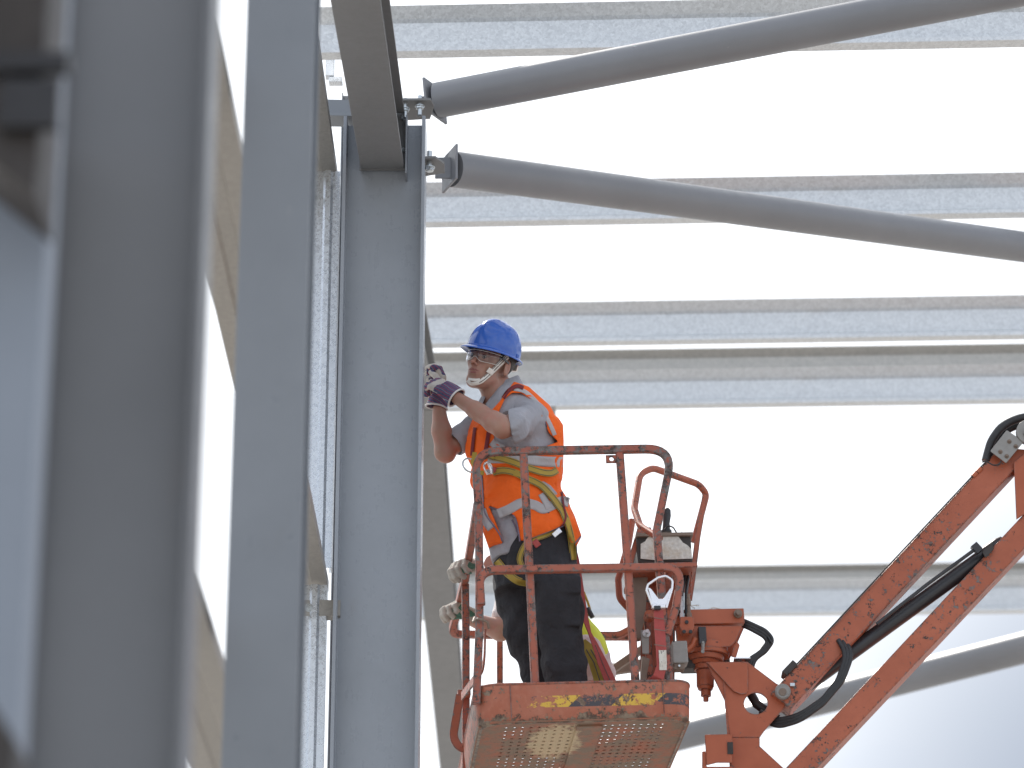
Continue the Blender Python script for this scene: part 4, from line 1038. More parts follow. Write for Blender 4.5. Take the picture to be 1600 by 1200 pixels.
cloth('yellow_webbing', (.38, .27, .055), .15, .7, wr=.001); cloth('piping', (.19, .165, .22), .1); cloth('glove_leather', (.52, .48, .44), .10, .8, wr=.004)
cloth('glove_knit', (.42, .39, .35), .14, .9, 500, .004); cloth('glove_rubber', (.065, .17, .13), .15, .6)
cloth('reflective', (.40, .385, .40), .05, .42, wr=.002)
def stripes():
    t = MT('striped_cotton')
    u, v, w = t.xyz()
    nz = t.noise(18, 3)
    k = t.math('ADD', t.math('MULTIPLY', t.math('ADD', u, t.math('MULTIPLY', w, 1.25)), 46), t.math('MULTIPLY', nz, 1.1))
    f = t.math('FRACT', k); red = t.math('MULTIPLY', t.rng(f, .42, .46), t.rng(f, .56, .60, 1, 0))
    k2 = t.math('FRACT', t.math('MULTIPLY', k, .5)); wh = t.math('MULTIPLY', t.rng(k2, .04, .05), t.rng(k2, .09, .10, 1, 0))
    th = t.noise(400, 2, .5, stretch=(1, 1, .2)); c = t.mix(t.rng(th, .4, .6), (.045, .05, .12), (.10, .10, .19))
    c = t.mix(red, c, (.42, .045, .06)); c = t.mix(t.math('MULTIPLY', wh, .6), c, (.5, .5, .55))
    t.set('Base Color', c).set('Roughness', .9); t.bump(th, .001, .5); M['stripes'] = t.m
stripes()
def skin():
    for nm, col, red in (('skin', (.33, .185, .135), (.36, .165, .125)), ('skin_pale', (.46, .29, .235), (.48, .25, .21))):
        t = MT(nm); n = t.noise(22, 5, .6); f = t.noise(260, 3)
        c = t.mix(t.rng(n, .4, .7), col, red); c = t.mix(t.math('MULTIPLY', t.rng(f, .55, .75), .15), c, tuple(x*.6 for x in col))
        t.set('Base Color', c).set('Roughness', .48).set('Subsurface Weight', .12).set('Subsurface Radius', (.010, .004, .002)).set('Subsurface Scale', .6)
        t.bump(f, .0006, .4); M[nm] = t.m
skin()
simple('lips', (.27, .10, .09), .45, 0, .1); simple('eye_white_shaded', (.30, .26, .25), .2); simple('eyelid', (.10, .05, .04), .5); simple('iris', (.02, .012, .01), .1); simple('hair', (.022, .016, .013), .6, 0, .3, 200, .002, 400)  # eye white and eyelid tones darkened to carry the eye socket shade
simple('stubble', (.25, .14, .11), .6)
simple('helmet_blue', (.022, .095, .42), .16, 0, .05, 6, .0004, 20, spec=.6)
simple('white_plastic', (.72, .69, .65), .4, 0, .06); simple('dark_groove', (.06, .06, .06), .6); simple('glass_frame', (.04, .04, .05), .3)
def lens():
    t = MT('clear_lens'); N = t.N; L = t.L
    tr = N.new('ShaderNodeBsdfTransparent'); tr.inputs[0].default_value = (.93, .94, .95, 1); gl = N.new('ShaderNodeBsdfGlossy'); gl.inputs['Roughness'].default_value = .04; gl.inputs[0].default_value = (.95, .95, 1, 1)
    lw = N.new('ShaderNodeFresnel'); lw.inputs['IOR'].default_value = 1.6
    mx = N.new('ShaderNodeMixShader'); L.new(lw.outputs[0], mx.inputs[0]); L.new(tr.outputs[0], mx.inputs[1]); L.new(gl.outputs[0], mx.inputs[2])
    L.new(mx.outputs[0], N['Material Output'].inputs['Surface']); M['lens'] = t.m
lens()

# ------------------------------------------------------------------ hands
def hand(fld, wrist, d, n, side, curl=(35, 55, 35), rad=.0125, sc=1.0, thumb=True, k=.006):
    """fills a Field with a gloved hand: d = towards the fingers, n = the way the palm faces, side=+1/-1 thumb side"""
    d = np.array(d, float); d /= np.linalg.norm(d); n = np.array(n, float); n -= d*(n@d); n /= np.linalg.norm(n); s = np.cross(d, n)*side
    W = np.array(wrist)
    def Q(a, b, c): return W+(d*a+s*b+n*c)*sc
    for b in (-.030, -.010, .010, .030):
        fld.cap(Q(.0, b*.62, 0), Q(.088-abs(b+.0)*.15, b, 0), .017*sc, .0150*sc, .012)
    spec = ((.034, .041, .026, .021, .000), (.0115, .046, .030, .023, .006), (-.0115, .042, .028, .022, .003), (-.034, .033, .021, .019, -.004))
    for i, (b, l1, l2, l3, dd) in enumerate(spec):
        p = Q(.088+dd, b*1.02, 0); ang = 0
        for l, c in zip((l1, l2, l3), curl):
            ang += R(c+(i-1.5)*3); q = p+(d*math.cos(ang)+n*math.sin(ang)+s*(b*.5))*l*sc
            rr = rad*sc*(1-.06*i*.5); fld.cap(p, q, rr, rr*.93, k if l is l1 else .004); p = q
    if thumb:
        a = Q(.022, .026, .004); b = Q(.055, .052, .014); c = Q(.080, .052, .036); e = Q(.096, .044, .056)
        fld.cap(a, b, .019*sc, .0155*sc, .014); fld.cap(b, c, .0148*sc, .0138*sc, .006); fld.cap(c, e, .0138*sc, .0122*sc, .004)
    return d, n, s

# ------------------------------------------------------------------ worker in the blue helmet
floorz = B(.35, .5, .01).z
w1 = thing('person', 'man in blue hard hat, safety glasses and orange vest leaning out of the basket', 'person', P(850, 1095, 14.36))
hu = Vector((.25, -.20, .94)).normalized(); hf = Vector((-math.sin(R(31)), -math.cos(R(31)), 0.02)); hf = (hf-hu*hf.dot(hu)).normalized(); hl = hu.cross(hf).normalized()
HC = P(767, 567, 14.30); HS = 1.19
AX = np.array([hf, hl, hu])
def HP(f, l, u): return np.array(HC)+(AX[0]*f+AX[1]*l+AX[2]*u)*HS
J = dict(neck=NP(784, 622, 14.36), nsh=NP(832, 655, 14.22), nel=NP(785, 668, 13.995), nwr=NP(714, 622, 14.15), fsh=NP(766, 655, 14.50), fel=NP(694, 707, 14.42), fwr=NP(686, 640, 14.36),
         pel=NP(850, 850, 14.38), wai=NP(832, 780, 14.38), che=NP(812, 700, 14.38))
# body: head, neck, torso, arms and legs, one surface
fb = Field(NP(640, 470, 14.0)-np.array([.05, .18, .02]), (NP(930, 480, 14.7)[0], 14.76, NP(800, 470, 14.3)[2]), .0052)
fb.lo[2] = floorz-.01; fb = Field(fb.lo, (NP(930, 480, 14.7)[0], 14.72, NP(776, 505, 14.3)[2]), .0052)
s_ = HS
fb.ell(HP(-.012, 0, .035), AX, (.096*s_, .076*s_, .088*s_), .01)
fb.ell(HP(.040, 0, -.030), AX, (.058*s_, .057*s_, .078*s_), .03)
fb.cap(HP(.052, -.022, -.092), HP(.052, .022, -.092), .026*s_, k=.03)
fb.ell(HP(.078, 0, -.100), AX, (.017*s_, .020*s_, .015*s_), .018)
fb.cap(HP(.020, .050, -.070), HP(.060, .022, -.096), .016*s_, k=.03); fb.cap(HP(.020, -.050, -.070), HP(.060, -.022, -.096), .016*s_, k=.03)
fb.cap(HP(.085, -.034, .020), HP(.085, .034, .020), .011*s_, k=.016)
for q in (-1, 1):
    fb.ell(HP(.066, q*.040, -.022), AX, (.022*s_, .018*s_, .018*s_), .02)
    fb.ell(HP(.102, q*.031, -.001), AX, (.017*s_, .016*s_, .010*s_), .010, 's')
    fb.ell(HP(.080, q*.031, .0), AX, (.0125*s_, .0135*s_, .0115*s_), .003)
    fb.cap(HP(.089, q*.020, .0085), HP(.084, q*.043, .006), .0042*s_, k=.004)
fb.cap(HP(.092, 0, .008), HP(.119, 0, -.028), .0070*s_, .0092*s_, .009)
for q in (-1, 1): fb.ell(HP(.106, q*.0125, -.034), AX, (.009*s_, .0062*s_, .0062*s_), .006)
fb.ell(HP(.078, 0, -.060), AX, (.022*s_, .036*s_, .026*s_), .016)
fb.cap(HP(.0995, -.012, -.0555), HP(.0995, .012, -.0555), .0052*s_, k=.006); fb.cap(HP(.090, -.026, -.059), HP(.0995, -.012, -.0555), .0042*s_, k=.006); fb.cap(HP(.090, .026, -.059), HP(.0995, .012, -.0555), .0042*s_, k=.006)
fb.cap(HP(.0965, -.014, -.0685), HP(.0965, .014, -.0685), .0058*s_, k=.006)
fb.cap(HP(.105, -.022, -.0620), HP(.105, .022, -.0620), .0036*s_, k=.003, op='s')
for q in (-1, 1):
    fb.ell(HP(-.008, q*.079, -.010), AX, (.020*s_, .007*s_, .032*s_), .008); fb.ell(HP(-.004, q*.087, -.008), AX, (.011*s_, .007*s_, .019*s_), .004, 's')
    fb.ell(HP(-.002, q*.079, -.036), AX, (.010*s_, .008*s_, .010*s_), .006)
fb.cap(HP(-.035, 0, -.045), J['neck'], .058, .066, .03); fb.cap(HP(.012, 0, -.075), J['neck']+np.array([-.02, -.02, .0]), .042, .055, .03)
fb.cap(J['neck'], J['che'], .08, .13, .05); fb.cap(J['che'], J['wai'], .125, .115, .06); fb.cap(J['wai'], J['pel'], .115, .11, .06)
fb.cap(J['neck'], J['nsh']-np.array([.02, -.04, 0]), .05, .06, .05); fb.cap(J['neck'], J['fsh'], .05, .06, .05)
mid = (J['nel']+J['nwr'])/2; fb.cap(J['nsh'], J['nel'], .056, .050, .02); fb.cap(J['nel'], mid*.35+J['nel']*.65, .047, .049, .02); fb.cap(mid*.35+J['nel']*.65, mid*.8+J['nwr']*.2, .049, .039, .02); fb.cap(mid, J['nwr'], .039, .030, .02)
mid = (J['fel']+J['fwr'])/2; fb.cap(J['fsh'], J['fel'], .050, .041, .02); fb.cap(J['fel'], mid, .042, .046, .02); fb.cap(mid, J['fwr'], .045, .032, .02)
fb.cap(J['fel'], J['fel']+np.array([.015, 0, -.012]), .039, .038, .02)
for hip, kn_, an in (((866, 880, 14.31), (873, 965, 14.29), (882, 1098, 14.31)), ((838, 880, 14.46), (826, 950, 14.47), (852, 1100, 14.51))):
    a, b, c = NP(*hip), NP(*kn_), NP(*an); c[2] = floorz+.06
    fb.cap(a, b, .078, .055, .03); fb.cap(b, c, .055, .040, .02); fb.cap(c, c+np.array([-.14, -.02, -.02]), .04, .035, .02)
V, Fc = fb.mesh(); body1, Vb = np_obj('body', V, Fc, 'skin', w1); body_of = (Vb, Fc)
# eyes, brows, lips, hair
for q in (-1, 1):
    m = MB(); c = Vector(HP(.0825, q*.031, .0)); 
    m.disc(c+hf*.0098, hf, .0072, .004, 16); e = m.build('eye', 'eye_white_shaded', w1)
    m = MB(); m.tube([Vector(HP(.0925, q*.020, .0035)), Vector(HP(.0965, q*.026, .0075)), Vector(HP(.0960, q*.034, .0080)), Vector(HP(.0900, q*.043, .0030))], [.0014, .0024, .0026, .0014], 8); m.build('eyelid', 'eyelid', w1)
    m = MB(); m.tube([Vector(HP(.0925, q*.020, -.0015)), Vector(HP(.0950, q*.030, -.0062)), Vector(HP(.0900, q*.043, .0010))], [.0012, .0018, .0012], 8); m.build('eyelid', 'eyelid', w1)
    m = MB(); m.disc(c+hf*.0122+hu*.001-hl*.001, hf, .0042, .003, 14); m.build('iris', 'iris', e)
    m = MB(); m.tube([Vector(HP(.0945, q*.012, .0205)), Vector(HP(.0965, q*.026, .0255)), Vector(HP(.086, q*.047, .019))], [.003, .004, .002], 8); m.build('eyebrow', 'hair', w1)
m = MB(); m.tube([Vector(HP(.0925, -.027, -.0600)), Vector(HP(.0995, -.014, -.0565)), Vector(HP(.1020, 0, -.0575)), Vector(HP(.0995, .014, -.0565)), Vector(HP(.0925, .027, -.0600))], [.001, .0038, .0040, .0038, .001], 8); [setattr(v, 'xyz', v+hf*.0035) for v in m.v]; m.build('upper_lip', 'lips', w1)
m = MB(); m.tube([Vector(HP(.0915, -.025, -.0635)), Vector(HP(.0975, -.012, -.0675)), Vector(HP(.0990, 0, -.0685)), Vector(HP(.0975, .012, -.0675)), Vector(HP(.0915, .025, -.0635))], [.001, .0044, .0050, .0044, .001], 8); [setattr(v, 'xyz', v+hf*.0035) for v in m.v]; m.build('lower_lip', 'lips', w1)
fh = Field(HP(0, 0, .02)-.15, HP(0, 0, .02)+.15, .005)
fh.ell(HP(-.016, 0, .034), AX, (.099*s_, .082*s_, .090*s_), 0)
fh.add(lambda p: -(((p-HP(.030, 0, .0))@AX[0])*.9-((p-HP(.030, 0, 0))@AX[2])*.55)*1.0, HP(0, 0, 0)-.2, HP(0, 0, 0)+.2, .004, 's') if False else None
def faceside(p):
    q = p-HP(0, 0, 0); f = q@AX[0]; l = q@AX[1]; u = q@AX[2]
    keep = np.maximum(f-.045+np.where(u < -.005, (-.005-u)*1.4, 0), -.052-u)   # hair stays behind and above this
    ear = np.maximum(np.abs(f+.006)-.020, np.maximum(u-.022, -.06-u))
    return np.maximum(keep, -ear)
fh.F = np.maximum(fh.F, faceside(fh.sub(fh.lo-1, fh.lo+9)[1]).astype(np.float32))
V, Fc = fh.mesh(); np_obj('hair', V, Fc, 'hair', w1, it=1)

# helmet: dome, ridge, peak and rolled rim
def hz(f, l, u): return Vector(HP(f, l, u))
m = MB(); NS, NR = 56, 22; rings = []
U0 = .040
def dome(phi, t):   # t 0 rim .. 1 crown
    el = t*math.pi/2; af = .126 if math.cos(phi) > 0 else .120; al = .103
    c = math.cos(el)**.80; f = af*math.cos(phi)*c; l = al*math.sin(phi)*c; u = .132*math.sin(el)**.95
    rd = math.exp(-(l/.020)**4)*.005*min(1, 3*t); sd = math.exp(-((abs(l)-.045)/.010)**2)*-.0022*min(1, 2*t)*(1 if t < .95 else 0)
    n_ = Vector((f/af**2, l/al**2, u/.13**2)); n_.normalize(); q = Vector((f, l, u))+n_*(rd+sd)
    return q
def P3(q, du=0): return hz(q.x-.002, q.y, q.z+U0+du)
def rimpt(phi, k):  # brim: k 0 at the shell .. 1 outer edge
    pk = max(0, math.cos(phi))**3.2; w = .015+.026*pk
    q = dome(phi, 0); d = Vector((math.cos(phi)*1.0, math.sin(phi)*.85, 0)); d.normalize()
    p = q+d*w*k; p.z += -.006*k-.012*pk*k*k+.004*math.sin(k*3.1)*(1-pk)-.004*(1-math.cos(2*phi))*.5
    return p
for k in (1.0, 1.0, .66, .33, .06): rings.append([P3(rimpt(2*math.pi*j/NS, k), -.0045 if k == 1.0 and not rings else 0) for j in range(NS)])
for i in range(0, NR+1):
    t = (i+.4)/(NR+.6); rings.append([P3(dome(2*math.pi*j/NS, t)) for j in range(NS)])
m.loft(rings, True, False, True)
b_ = len(m.v)-NS; m.f.append(tuple(b_+j for j in range(NS))); m.mi.append(0); m.sm.append(True)
helm = m.build('helmet', 'helmet_blue', w1)
so = helm.modifiers.new('thick', 'SOLIDIFY'); so.thickness = .0028; so.offset = -1
ss = helm.modifiers.new('smooth', 'SUBSURF'); ss.levels = 1; ss.render_levels = 1
m = MB(); m.box(P3(rimpt(R(100), .0), .010), (.018, .010, .018), Matrix((hf, hl, hu)).transposed()); m.build('strap_anchor', 'helmet_blue', helm, .003)
m = MB(); m.loft([[hz(f, l, u) for f, l, u in ((-.118, -.05, .03), (-.126, 0, .028), (-.118, .05, .03), (-.118, .05, .004), (-.126, 0, .002), (-.118, -.05, .004))], [hz(f*.94, l, u) for f, l, u in ((-.118, -.05, .03), (-.126, 0, .028), (-.118, .05, .03), (-.118, .05, .004), (-.126, 0, .002), (-.118, -.05, .004))]]); m.build('nape_band', 'white_plastic', helm)
bb = bvh_of(body_of)
# chin strap: moulded white band with dark grooves, buckle and chin cup
cs = [(797, 553, 8), (787, 563, 8), (772, 578, 7.5), (760, 589, 7), (750, 597, 6.5), (741, 599.5, 6), (735, 599, 5.5), (730.5, 594, 5)]
drape('chin_strap', cs, 8, bb, 'white_plastic', w1, .006, .004, 6, 14.25)
drape('strap_groove', [(793, 558), (784, 567), (771, 580), (758, 592), (749, 598)], 1.1, bb, 'dark_groove', w1, .0105, .001, 5, 14.22)
drape('strap_groove', [(791, 556), (782, 565), (769, 577), (756, 589)], .9, bb, 'dark_groove', w1, .0105, .001, 5, 14.22)
drape('chin_cup', [(731.5, 592), (737, 593), (743, 593.5), (750, 593)], 4, bb, 'white_plastic', w1, .007, .003, 5, 14.2)
drape('buckle', [(769, 577), (764, 584)], 11, bb, 'white_plastic', w1, .010, .004, 4, 14.2)
# safety glasses: clear wrap lens with pale rim, dark temple
def gl(a, u, r=.093): return Vector(HP(-.006+r*1.10*math.cos(a), r*.90*math.sin(a), u))
m = MB(); rings = []
for i in range(25):
    a = R(-62+124*i/24); nose = math.exp(-(a/.17)**2)
    r_ = .108-.006*abs(math.sin(a))
    lo = -.024+.020*nose+.006*abs(math.sin(a)); hi = .022
    rings.append([gl(a, lo+(hi-lo)*k/4, r_+.003*math.sin(k/4*3.1)) for k in range(5)])
m.loft(rings, False, False, True); m.build('glasses_lens', 'lens', w1)
m = MB(); m.tube([r_[0] for r_ in rings], .0011, 6); m.build('lens_rim', 'white_plastic', w1)
m = MB(); m.tube([r_[-1] for r_ in rings], .0013, 6); m.build('lens_rim', 'white_plastic', w1)
for q in (-1, 1):
    m = MB(); m.sweep(rrect(.004, .011, .0015, 1), [Vector(HP(.050, q*.087, .014)), Vector(HP(.035, q*.087, .013)), Vector(HP(-.005, q*.084, .008))], hu); m.build('temple_arm', 'glass_frame', w1)

# shirt
TT = [(596, 784, 802, .045, 14.38), (604, 776, 820, .09), (620, 764, 842, .145), (640, 752, 858, .185), (665, 742, 869, .195), (690, 737, 878, .19), (720, 738, 876, .18), (745, 742, 872, .175), (765, 748, 877, .175), (795, 752, 888, .18), (825, 755, 899, .185), (850, 757, 904, .19), (882, 766, 900, .18)]
YT = 14.38
fs = Field(NP(690, 900, 14.6)-np.array([.03, .74, .03]), (NP(915, 590, 14.7)[0], 14.72, NP(790, 580, 14.38)[2]), .0055)
fn, lo, hi = profile_sd(TT, YT, .010, 2.2)
fs.add(lambda p: fn(p)+folds(p, 26, .008, (1, 1, .7), 1), lo, hi, .01)
def sleeve(fld, a, b, r0, r1, seed, amp=.007):
    a = np.array(a); b = np.array(b); fld.add(lambda p: capd(p, a, b, r0, r1)+folds(p, 42, amp, (1, 1, 1), seed), np.minimum(a, b)-r1-.03, np.maximum(a, b)+r1+.03, .045)
ax_n = (J['nel']-J['nsh']); ax_n /= np.linalg.norm(ax_n); ce = NP(800, 668, 14.035)
sleeve(fs, NP(830, 655, 14.25), ce-np.array([.03,0,0]), .076, .072, 4)
sleeve(fs, ce, ce+np.array([-.03, 0, -.01]), .072, .072, 4)
ax_f = (J['fel']-J['fsh']); ax_f /= np.linalg.norm(ax_f); cf_ = NP(709, 694, 14.44)
sleeve(fs, NP(762, 660, 14.48), cf_, .085, .066, 6)
tail = [(730, 770), (815, 770), (816, 850), (804, 880), (788, 902), (730, 902)]
sl, p = fs.sub(fs.lo-1, fs.lo+9); xq, yq = cam_px(p)
fs.F[sl] = np.maximum(fs.F[sl], np.where(yq > 806, np.minimum(sdpoly(xq, yq, tail), yq-806)/332, -1)).astype(np.float32)
# cut both cuffs flat, open the neck and hollow the cuffs
ctr = J['nel']; 
fs.add(lambda p: -((p-ce)@ax_n)+.0, ce-.13, ce+.13, 0, 's') if False else None
sl, p = fs.sub(ce-.12, ce+.12); axn2 = np.array([-.97, .10, -.15]); axn2 /= np.linalg.norm(axn2)
dd_ = np.linalg.norm((p-ce)-((p-ce)@axn2)[..., None]*axn2, axis=-1)
fs.F[sl] = np.where(dd_ < .115, np.maximum(fs.F[sl], (p-ce)@axn2-.004), fs.F[sl])
fs.cap(ce+axn2*.046, ce+axn2*.10, .062, .062, .003, op='s')
sl, p = fs.sub(cf_-.10, cf_+.10); axf2 = ax_f/np.linalg.norm(ax_f)
fs.F[sl] = np.maximum(fs.F[sl], np.where((p-cf_)@axf2 > -.05, (p-cf_)@axf2-.004, -1))
fs.cap(cf_-axf2*.02, cf_+axf2*.06, .055, .055, .003, op='s')
fs.cap(J['neck'], HP(-.01, 0, -.05), .066, .070, .01, op='s')
V, Fc = fs.mesh(); _, Vs = np_obj('shirt', V, Fc, 'shirt_grey', w1, it=3); shirt_of = (Vs, Fc)
# stitched cuff hems
# collar: folded band round the neck
def collar():
    m = MB(); n = 40; rings = []
    c0 = Vector(NP(786, 604, 14.37)); c1 = Vector(NP(782, 622, 14.36))
    axn = (Vector(HP(-.03, 0, -.03))-Vector(J['neck'])).normalized(); f = (hf-axn*hf.dot(axn)).normalized(); l = axn.cross(f)
    for i in range(n+1):
        a = R(-158+316*i/n)+math.pi   # open at the front
        cf = math.cos(a); sf = math.sin(a); back = (1-cf)/2
        o = f*cf+l*sf
        top = c0+o*(.078)+axn*(.034*back+.004); out = c0+o*(.088)+axn*(.030*back+.002); low = c1+o*(.116+.018*(1-back))+axn*(-.006+.024*back-.016*(1-back))
        low2 = c1+o*(.110+.018*(1-back))+axn*(-.007+.024*back-.016*(1-back))
        rings.append([top, (top+out)/2+axn*.004, out, (out*.5+low*.5)+o*.004, low, low2, (out*.5+low2*.5)-o*.001])
    m.loft(rings, True, True, True); return m.build('shirt_collar', 'shirt_grey', w1)
collar()
# vest
PV = [(803, 596), (826, 604), (860, 634), (880, 664), (881, 690), (880, 740), (882, 765), (896, 800), (909, 838), (900, 855), (894, 853), (882, 820), (866, 829), (832, 842), (814, 847), (812, 836), (806, 810), (799, 802), (780, 796), (764, 790), (783, 836), (787, 860), (769, 872), (755, 832), (730, 790), (700, 740), (700, 655), (752, 655), (766, 643), (780, 628), (792, 612)]
PA = [(771, 672), (779, 645), (789, 623), (800, 614), (814, 614), (833, 627), (848, 648), (857, 676), (872, 690), (848, 699), (815, 700), (785, 697), (773, 692)]
TV = [(r_[0],)+(r_[1]-3, r_[2]+4)+r_[3:] for r_ in TT[:-1]]+[(882, 762, 908, .19)]
TV[0] = (590, 778, 806, .06)
fv = Field(NP(725, 890, 14.6)-np.array([.02, .46, .0]), (NP(925, 590, 14.7)[0], 14.62, NP(790, 584, 14.38)[2]), .0048)
fn, lo, hi = profile_sd(TV, YT, -.005, 2.25)
sl, p = fv.sub(fv.lo-1, fv.lo+9)
base = fn(p)
fo = folds(p, 20, .013, (1, 1, .75), 2)+folds(p, 48, .0035, (1, 1, 1.3), 5)
# cloth gathers above the belt strap and blouses under it
xq, yq = cam_px(p)
belt = np.exp(-((yq-(742+.28*(xq-790)))/10)**2)*.012
base = base+fo+belt+np.exp(-((yq-(800+.15*(xq-800)))/22)**2)*-.008
shell = np.maximum(base, -(base+.020))
front = p[..., 1] < 14.42
dpv = sdpoly(xq, yq, PV)/332; dpa = sdpoly(xq, yq, PA)/332
sh = np.maximum(shell, dpv); sh = np.maximum(sh, np.where(front, -dpa, -1))
fv.F[sl] = sh
fv.cap(J['neck'], HP(-.01, 0, -.05), .080, .076, .005, op='s')
V, Fc = fv.mesh(); vest, Vv = np_obj('vest', V, Fc, 'vest_orange', w1, it=3); vest_of = (Vv, Fc)
vb_ = bvh_of(vest_of, shirt_of)
vo = bvh_of(vest_of)
RB = 'reflective'
drape('reflective_band', [(762, 716), (790, 716), (820, 718), (850, 721), (879, 722)], 16, vb_, RB, vest, .0015, .0015, 8, 14.2)
drape('reflective_band', [(778, 803), (795, 796), (815, 786), (835, 789), (848, 795), (862, 790), (878, 783), (889, 785)], 15, vo, RB, vest, .0015, .0015, 8, 14.2)
drape('reflective_band', [(752, 796), (758, 812), (768, 826)], 14, vo, RB, vest, .0015, .0015, 6, 14.2)
drape('reflective_band', [(802, 607), (822, 613), (843, 634), (858, 660), (867, 680)], 6.5, vo, RB, vest, .0015, .0015, 8, 14.3)
drape('reflective_band', [(768, 690), (777, 697), (787, 702)], 13, vo, RB, vest, .002, .0015, 6, 14.2)
drape('reflective_band', [(846, 771), (853, 784), (858, 795)], 11, vo, RB, vest, .002, .0015, 6, 14.2)
# piping on the edges
pe = 2.2
for pts in ([(764, 792), (779, 798), (799, 804), (806, 812), (811, 836), (812, 846)], [(816, 846), (832, 841), (866, 828), (881, 821)], [(754, 786), (758, 803), (770, 820), (782, 838), (785, 859), (769, 871)], [(896, 852), (908, 838)], [(784, 696), (815, 699), (848, 698), (871, 690)], [(857, 676), (848, 650), (833, 629), (815, 616), (800, 616), (789, 625), (779, 647)], [(752, 738), (754, 765), (755, 785)]):
    drape('piping', pts, pe, vo, 'piping', vest, .005, .002, 6, 14.22)
drape('dark_lining', [(800, 812), (806, 824), (812, 840)], 3, vb_, 'piping', vest, .001, .001, 4, 14.22)

# trousers
ft = Field(NP(765, 1120, 14.6)-np.array([.03, .46, .05]), (NP(925, 800, 14.6)[0], 14.72, NP(840, 812, 14.38)[2]), .0055)
TR = [(800, 800, 886, .165), (822, 790, 893, .178), (845, 781, 898, .182), (870, 775, 901, .18), (900, 774, 904, .18), (925, 776, 903, .17)]
fn, lo, hi = profile_sd(TR, 14.38, 0, 2.3)
def fold_t(p): return folds(p, 24, .010, (1, 1, .7), 3)+folds(p, 60, .003, (1, 1, 1), 7)
ft.add(lambda p: fn(p)+fold_t(p), lo, hi, .03)
def leg(pts, k=.03):
    for (a, ra), (b, rb) in zip(pts[:-1], pts[1:]):
        a = NP(*a); b = NP(*b); ft.add(lambda p, a=a, b=b, ra=ra, rb=rb: capd(p, a, b, ra, rb)+fold_t(p), np.minimum(a, b)-.12, np.maximum(a, b)+.12, k)
leg([((866, 900, 14.30), .112), ((873, 960, 14.28), .106), ((880, 1040, 14.29), .098), ((884, 1092, 14.31), .092)])
leg([((812, 890, 14.46), .110), ((816, 935, 14.46), .116), ((830, 990, 14.47), .112), ((848, 1055, 14.50), .088), ((853, 1094, 14.51), .08)])
# cargo pocket with flap on the near thigh
pk = NP(882, 935, 14.19); 
def boxd(p, c, hs, ax=None):
    q = np.abs((p-c))-np.array(hs); return np.linalg.norm(np.maximum(q, 0), axis=-1)+np.minimum(q.max(-1), 0)-.006
ft.add(lambda p: boxd(p, NP(884, 950, 14.205), (.060, .012, .085))+folds(p, 40, .003, (1, 1, 1), 2), NP(884, 950, 14.2)-.12, NP(884, 950, 14.2)+.12, .012)
ft.add(lambda p: boxd(p, NP(884, 915, 14.195), (.064, .014, .038)), NP(884, 915, 14.2)-.12, NP(884, 915, 14.2)+.12, .004)
ft.F[...] = ft.F
V, Fc = ft.mesh(); _, Vt = np_obj('trousers', V, Fc, 'trousers_navy', w1, it=2); tr_of = (Vt, Fc)
for an in ((884, 1100, 14.31), (852, 1102, 14.52)):
    a = NP(*an); a[2] = floorz+.045; fbt = Field(a-np.array([.26, .1, .07]), a+np.array([.1, .1, .10]), .006)
    fbt.cap(a+np.array([0, 0, .03]), a, .052, .050, .02); fbt.cap(a, a+np.array([-.16, -.03, -.008]), .046, .040, .03)
    sl, p = fbt.sub(fbt.lo-1, fbt.lo+9); fbt.F[sl] = np.maximum(fbt.F[sl], floorz-p[..., 2]); V, Fc = fbt.mesh(); np_obj('boot', V, Fc, 'dark_brown_metal', w1)
# harness webbing
alls = bvh_of(vest_of, shirt_of, tr_of)
YWb = 'yellow_webbing'
def strap(name, pts, w, mat, off=.007, Yf=14.18, line=True, b=alls, sm=5):
    o = drape(name, pts, w, b, mat, w1, off, .004, 9, Yf, sm)
    if line:
        for sg in (-1, 1):
            q = cr_spline([p[:2] for p in pts], 3); out = []
            for i, c in enumerate(q):
                t = q[min(i+1, len(q)-1)]-q[max(0, i-1)]; t = t/(np.linalg.norm(t)+1e-9); out.append(tuple(c+np.array([-t[1], t[0]])*sg*w*.34))
            drape('seam', out, .9, b, 'dark_groove', w1, off+.0045, .0008, 2, Yf, sm)
    return o
strap('harness_strap', [(764, 712), (785, 717), (805, 723), (825, 731), (848, 738), (862, 739), (871, 734)], 11, YWb)
strap('harness_strap', [(770, 738), (785, 735), (803, 738), (822, 747), (845, 758), (862, 775), (873, 790), (880, 800), (888, 822), (893, 845), (896, 875)], 11, YWb, .009)
strap('harness_strap', [(832, 844), (850, 838), (870, 829)], 7, YWb)
strap('harness_strap', [(818, 890), (812, 872), (822, 850), (838, 846)], 9, YWb, .004)
strap('harness_strap', [(776, 876), (790, 893), (808, 907), (824, 911)], 12, YWb, .004, 14.25)
strap('harness_strap', [(748, 715), (760, 712), (772, 716)], 8, YWb, .010)
cloth('dark_red_webbing', (.16, .028, .035), .15, .75, wr=.001)
strap('shoulder_strap', [(742, 668), (739, 690), (737, 712)], 5, 'dark_red_webbing', .006, 14.25, False)
strap('shoulder_strap', [(764, 672), (761, 690), (758, 708)], 6, 'dark_red_webbing', .006, 14.2, False)
strap('shoulder_strap', [(786, 622), (795, 610), (808, 603), (818, 606)], 6, 'dark_red_webbing', .005, 14.25, False)
strap('lanyard_line', [(878, 768), (881, 790), (884, 808), (878, 822), (868, 832)], 3, 'dark_red_webbing', .014, 14.2, False)
drape('strap_keeper', [(834, 852), (842, 846)], 12, alls, 'red_webbing', w1, .010, .004, 4, 14.18)
drape('strap_keeper', [(768, 733), (775, 735)], 8, alls, 'red_webbing', w1, .014, .005, 4, 14.18)
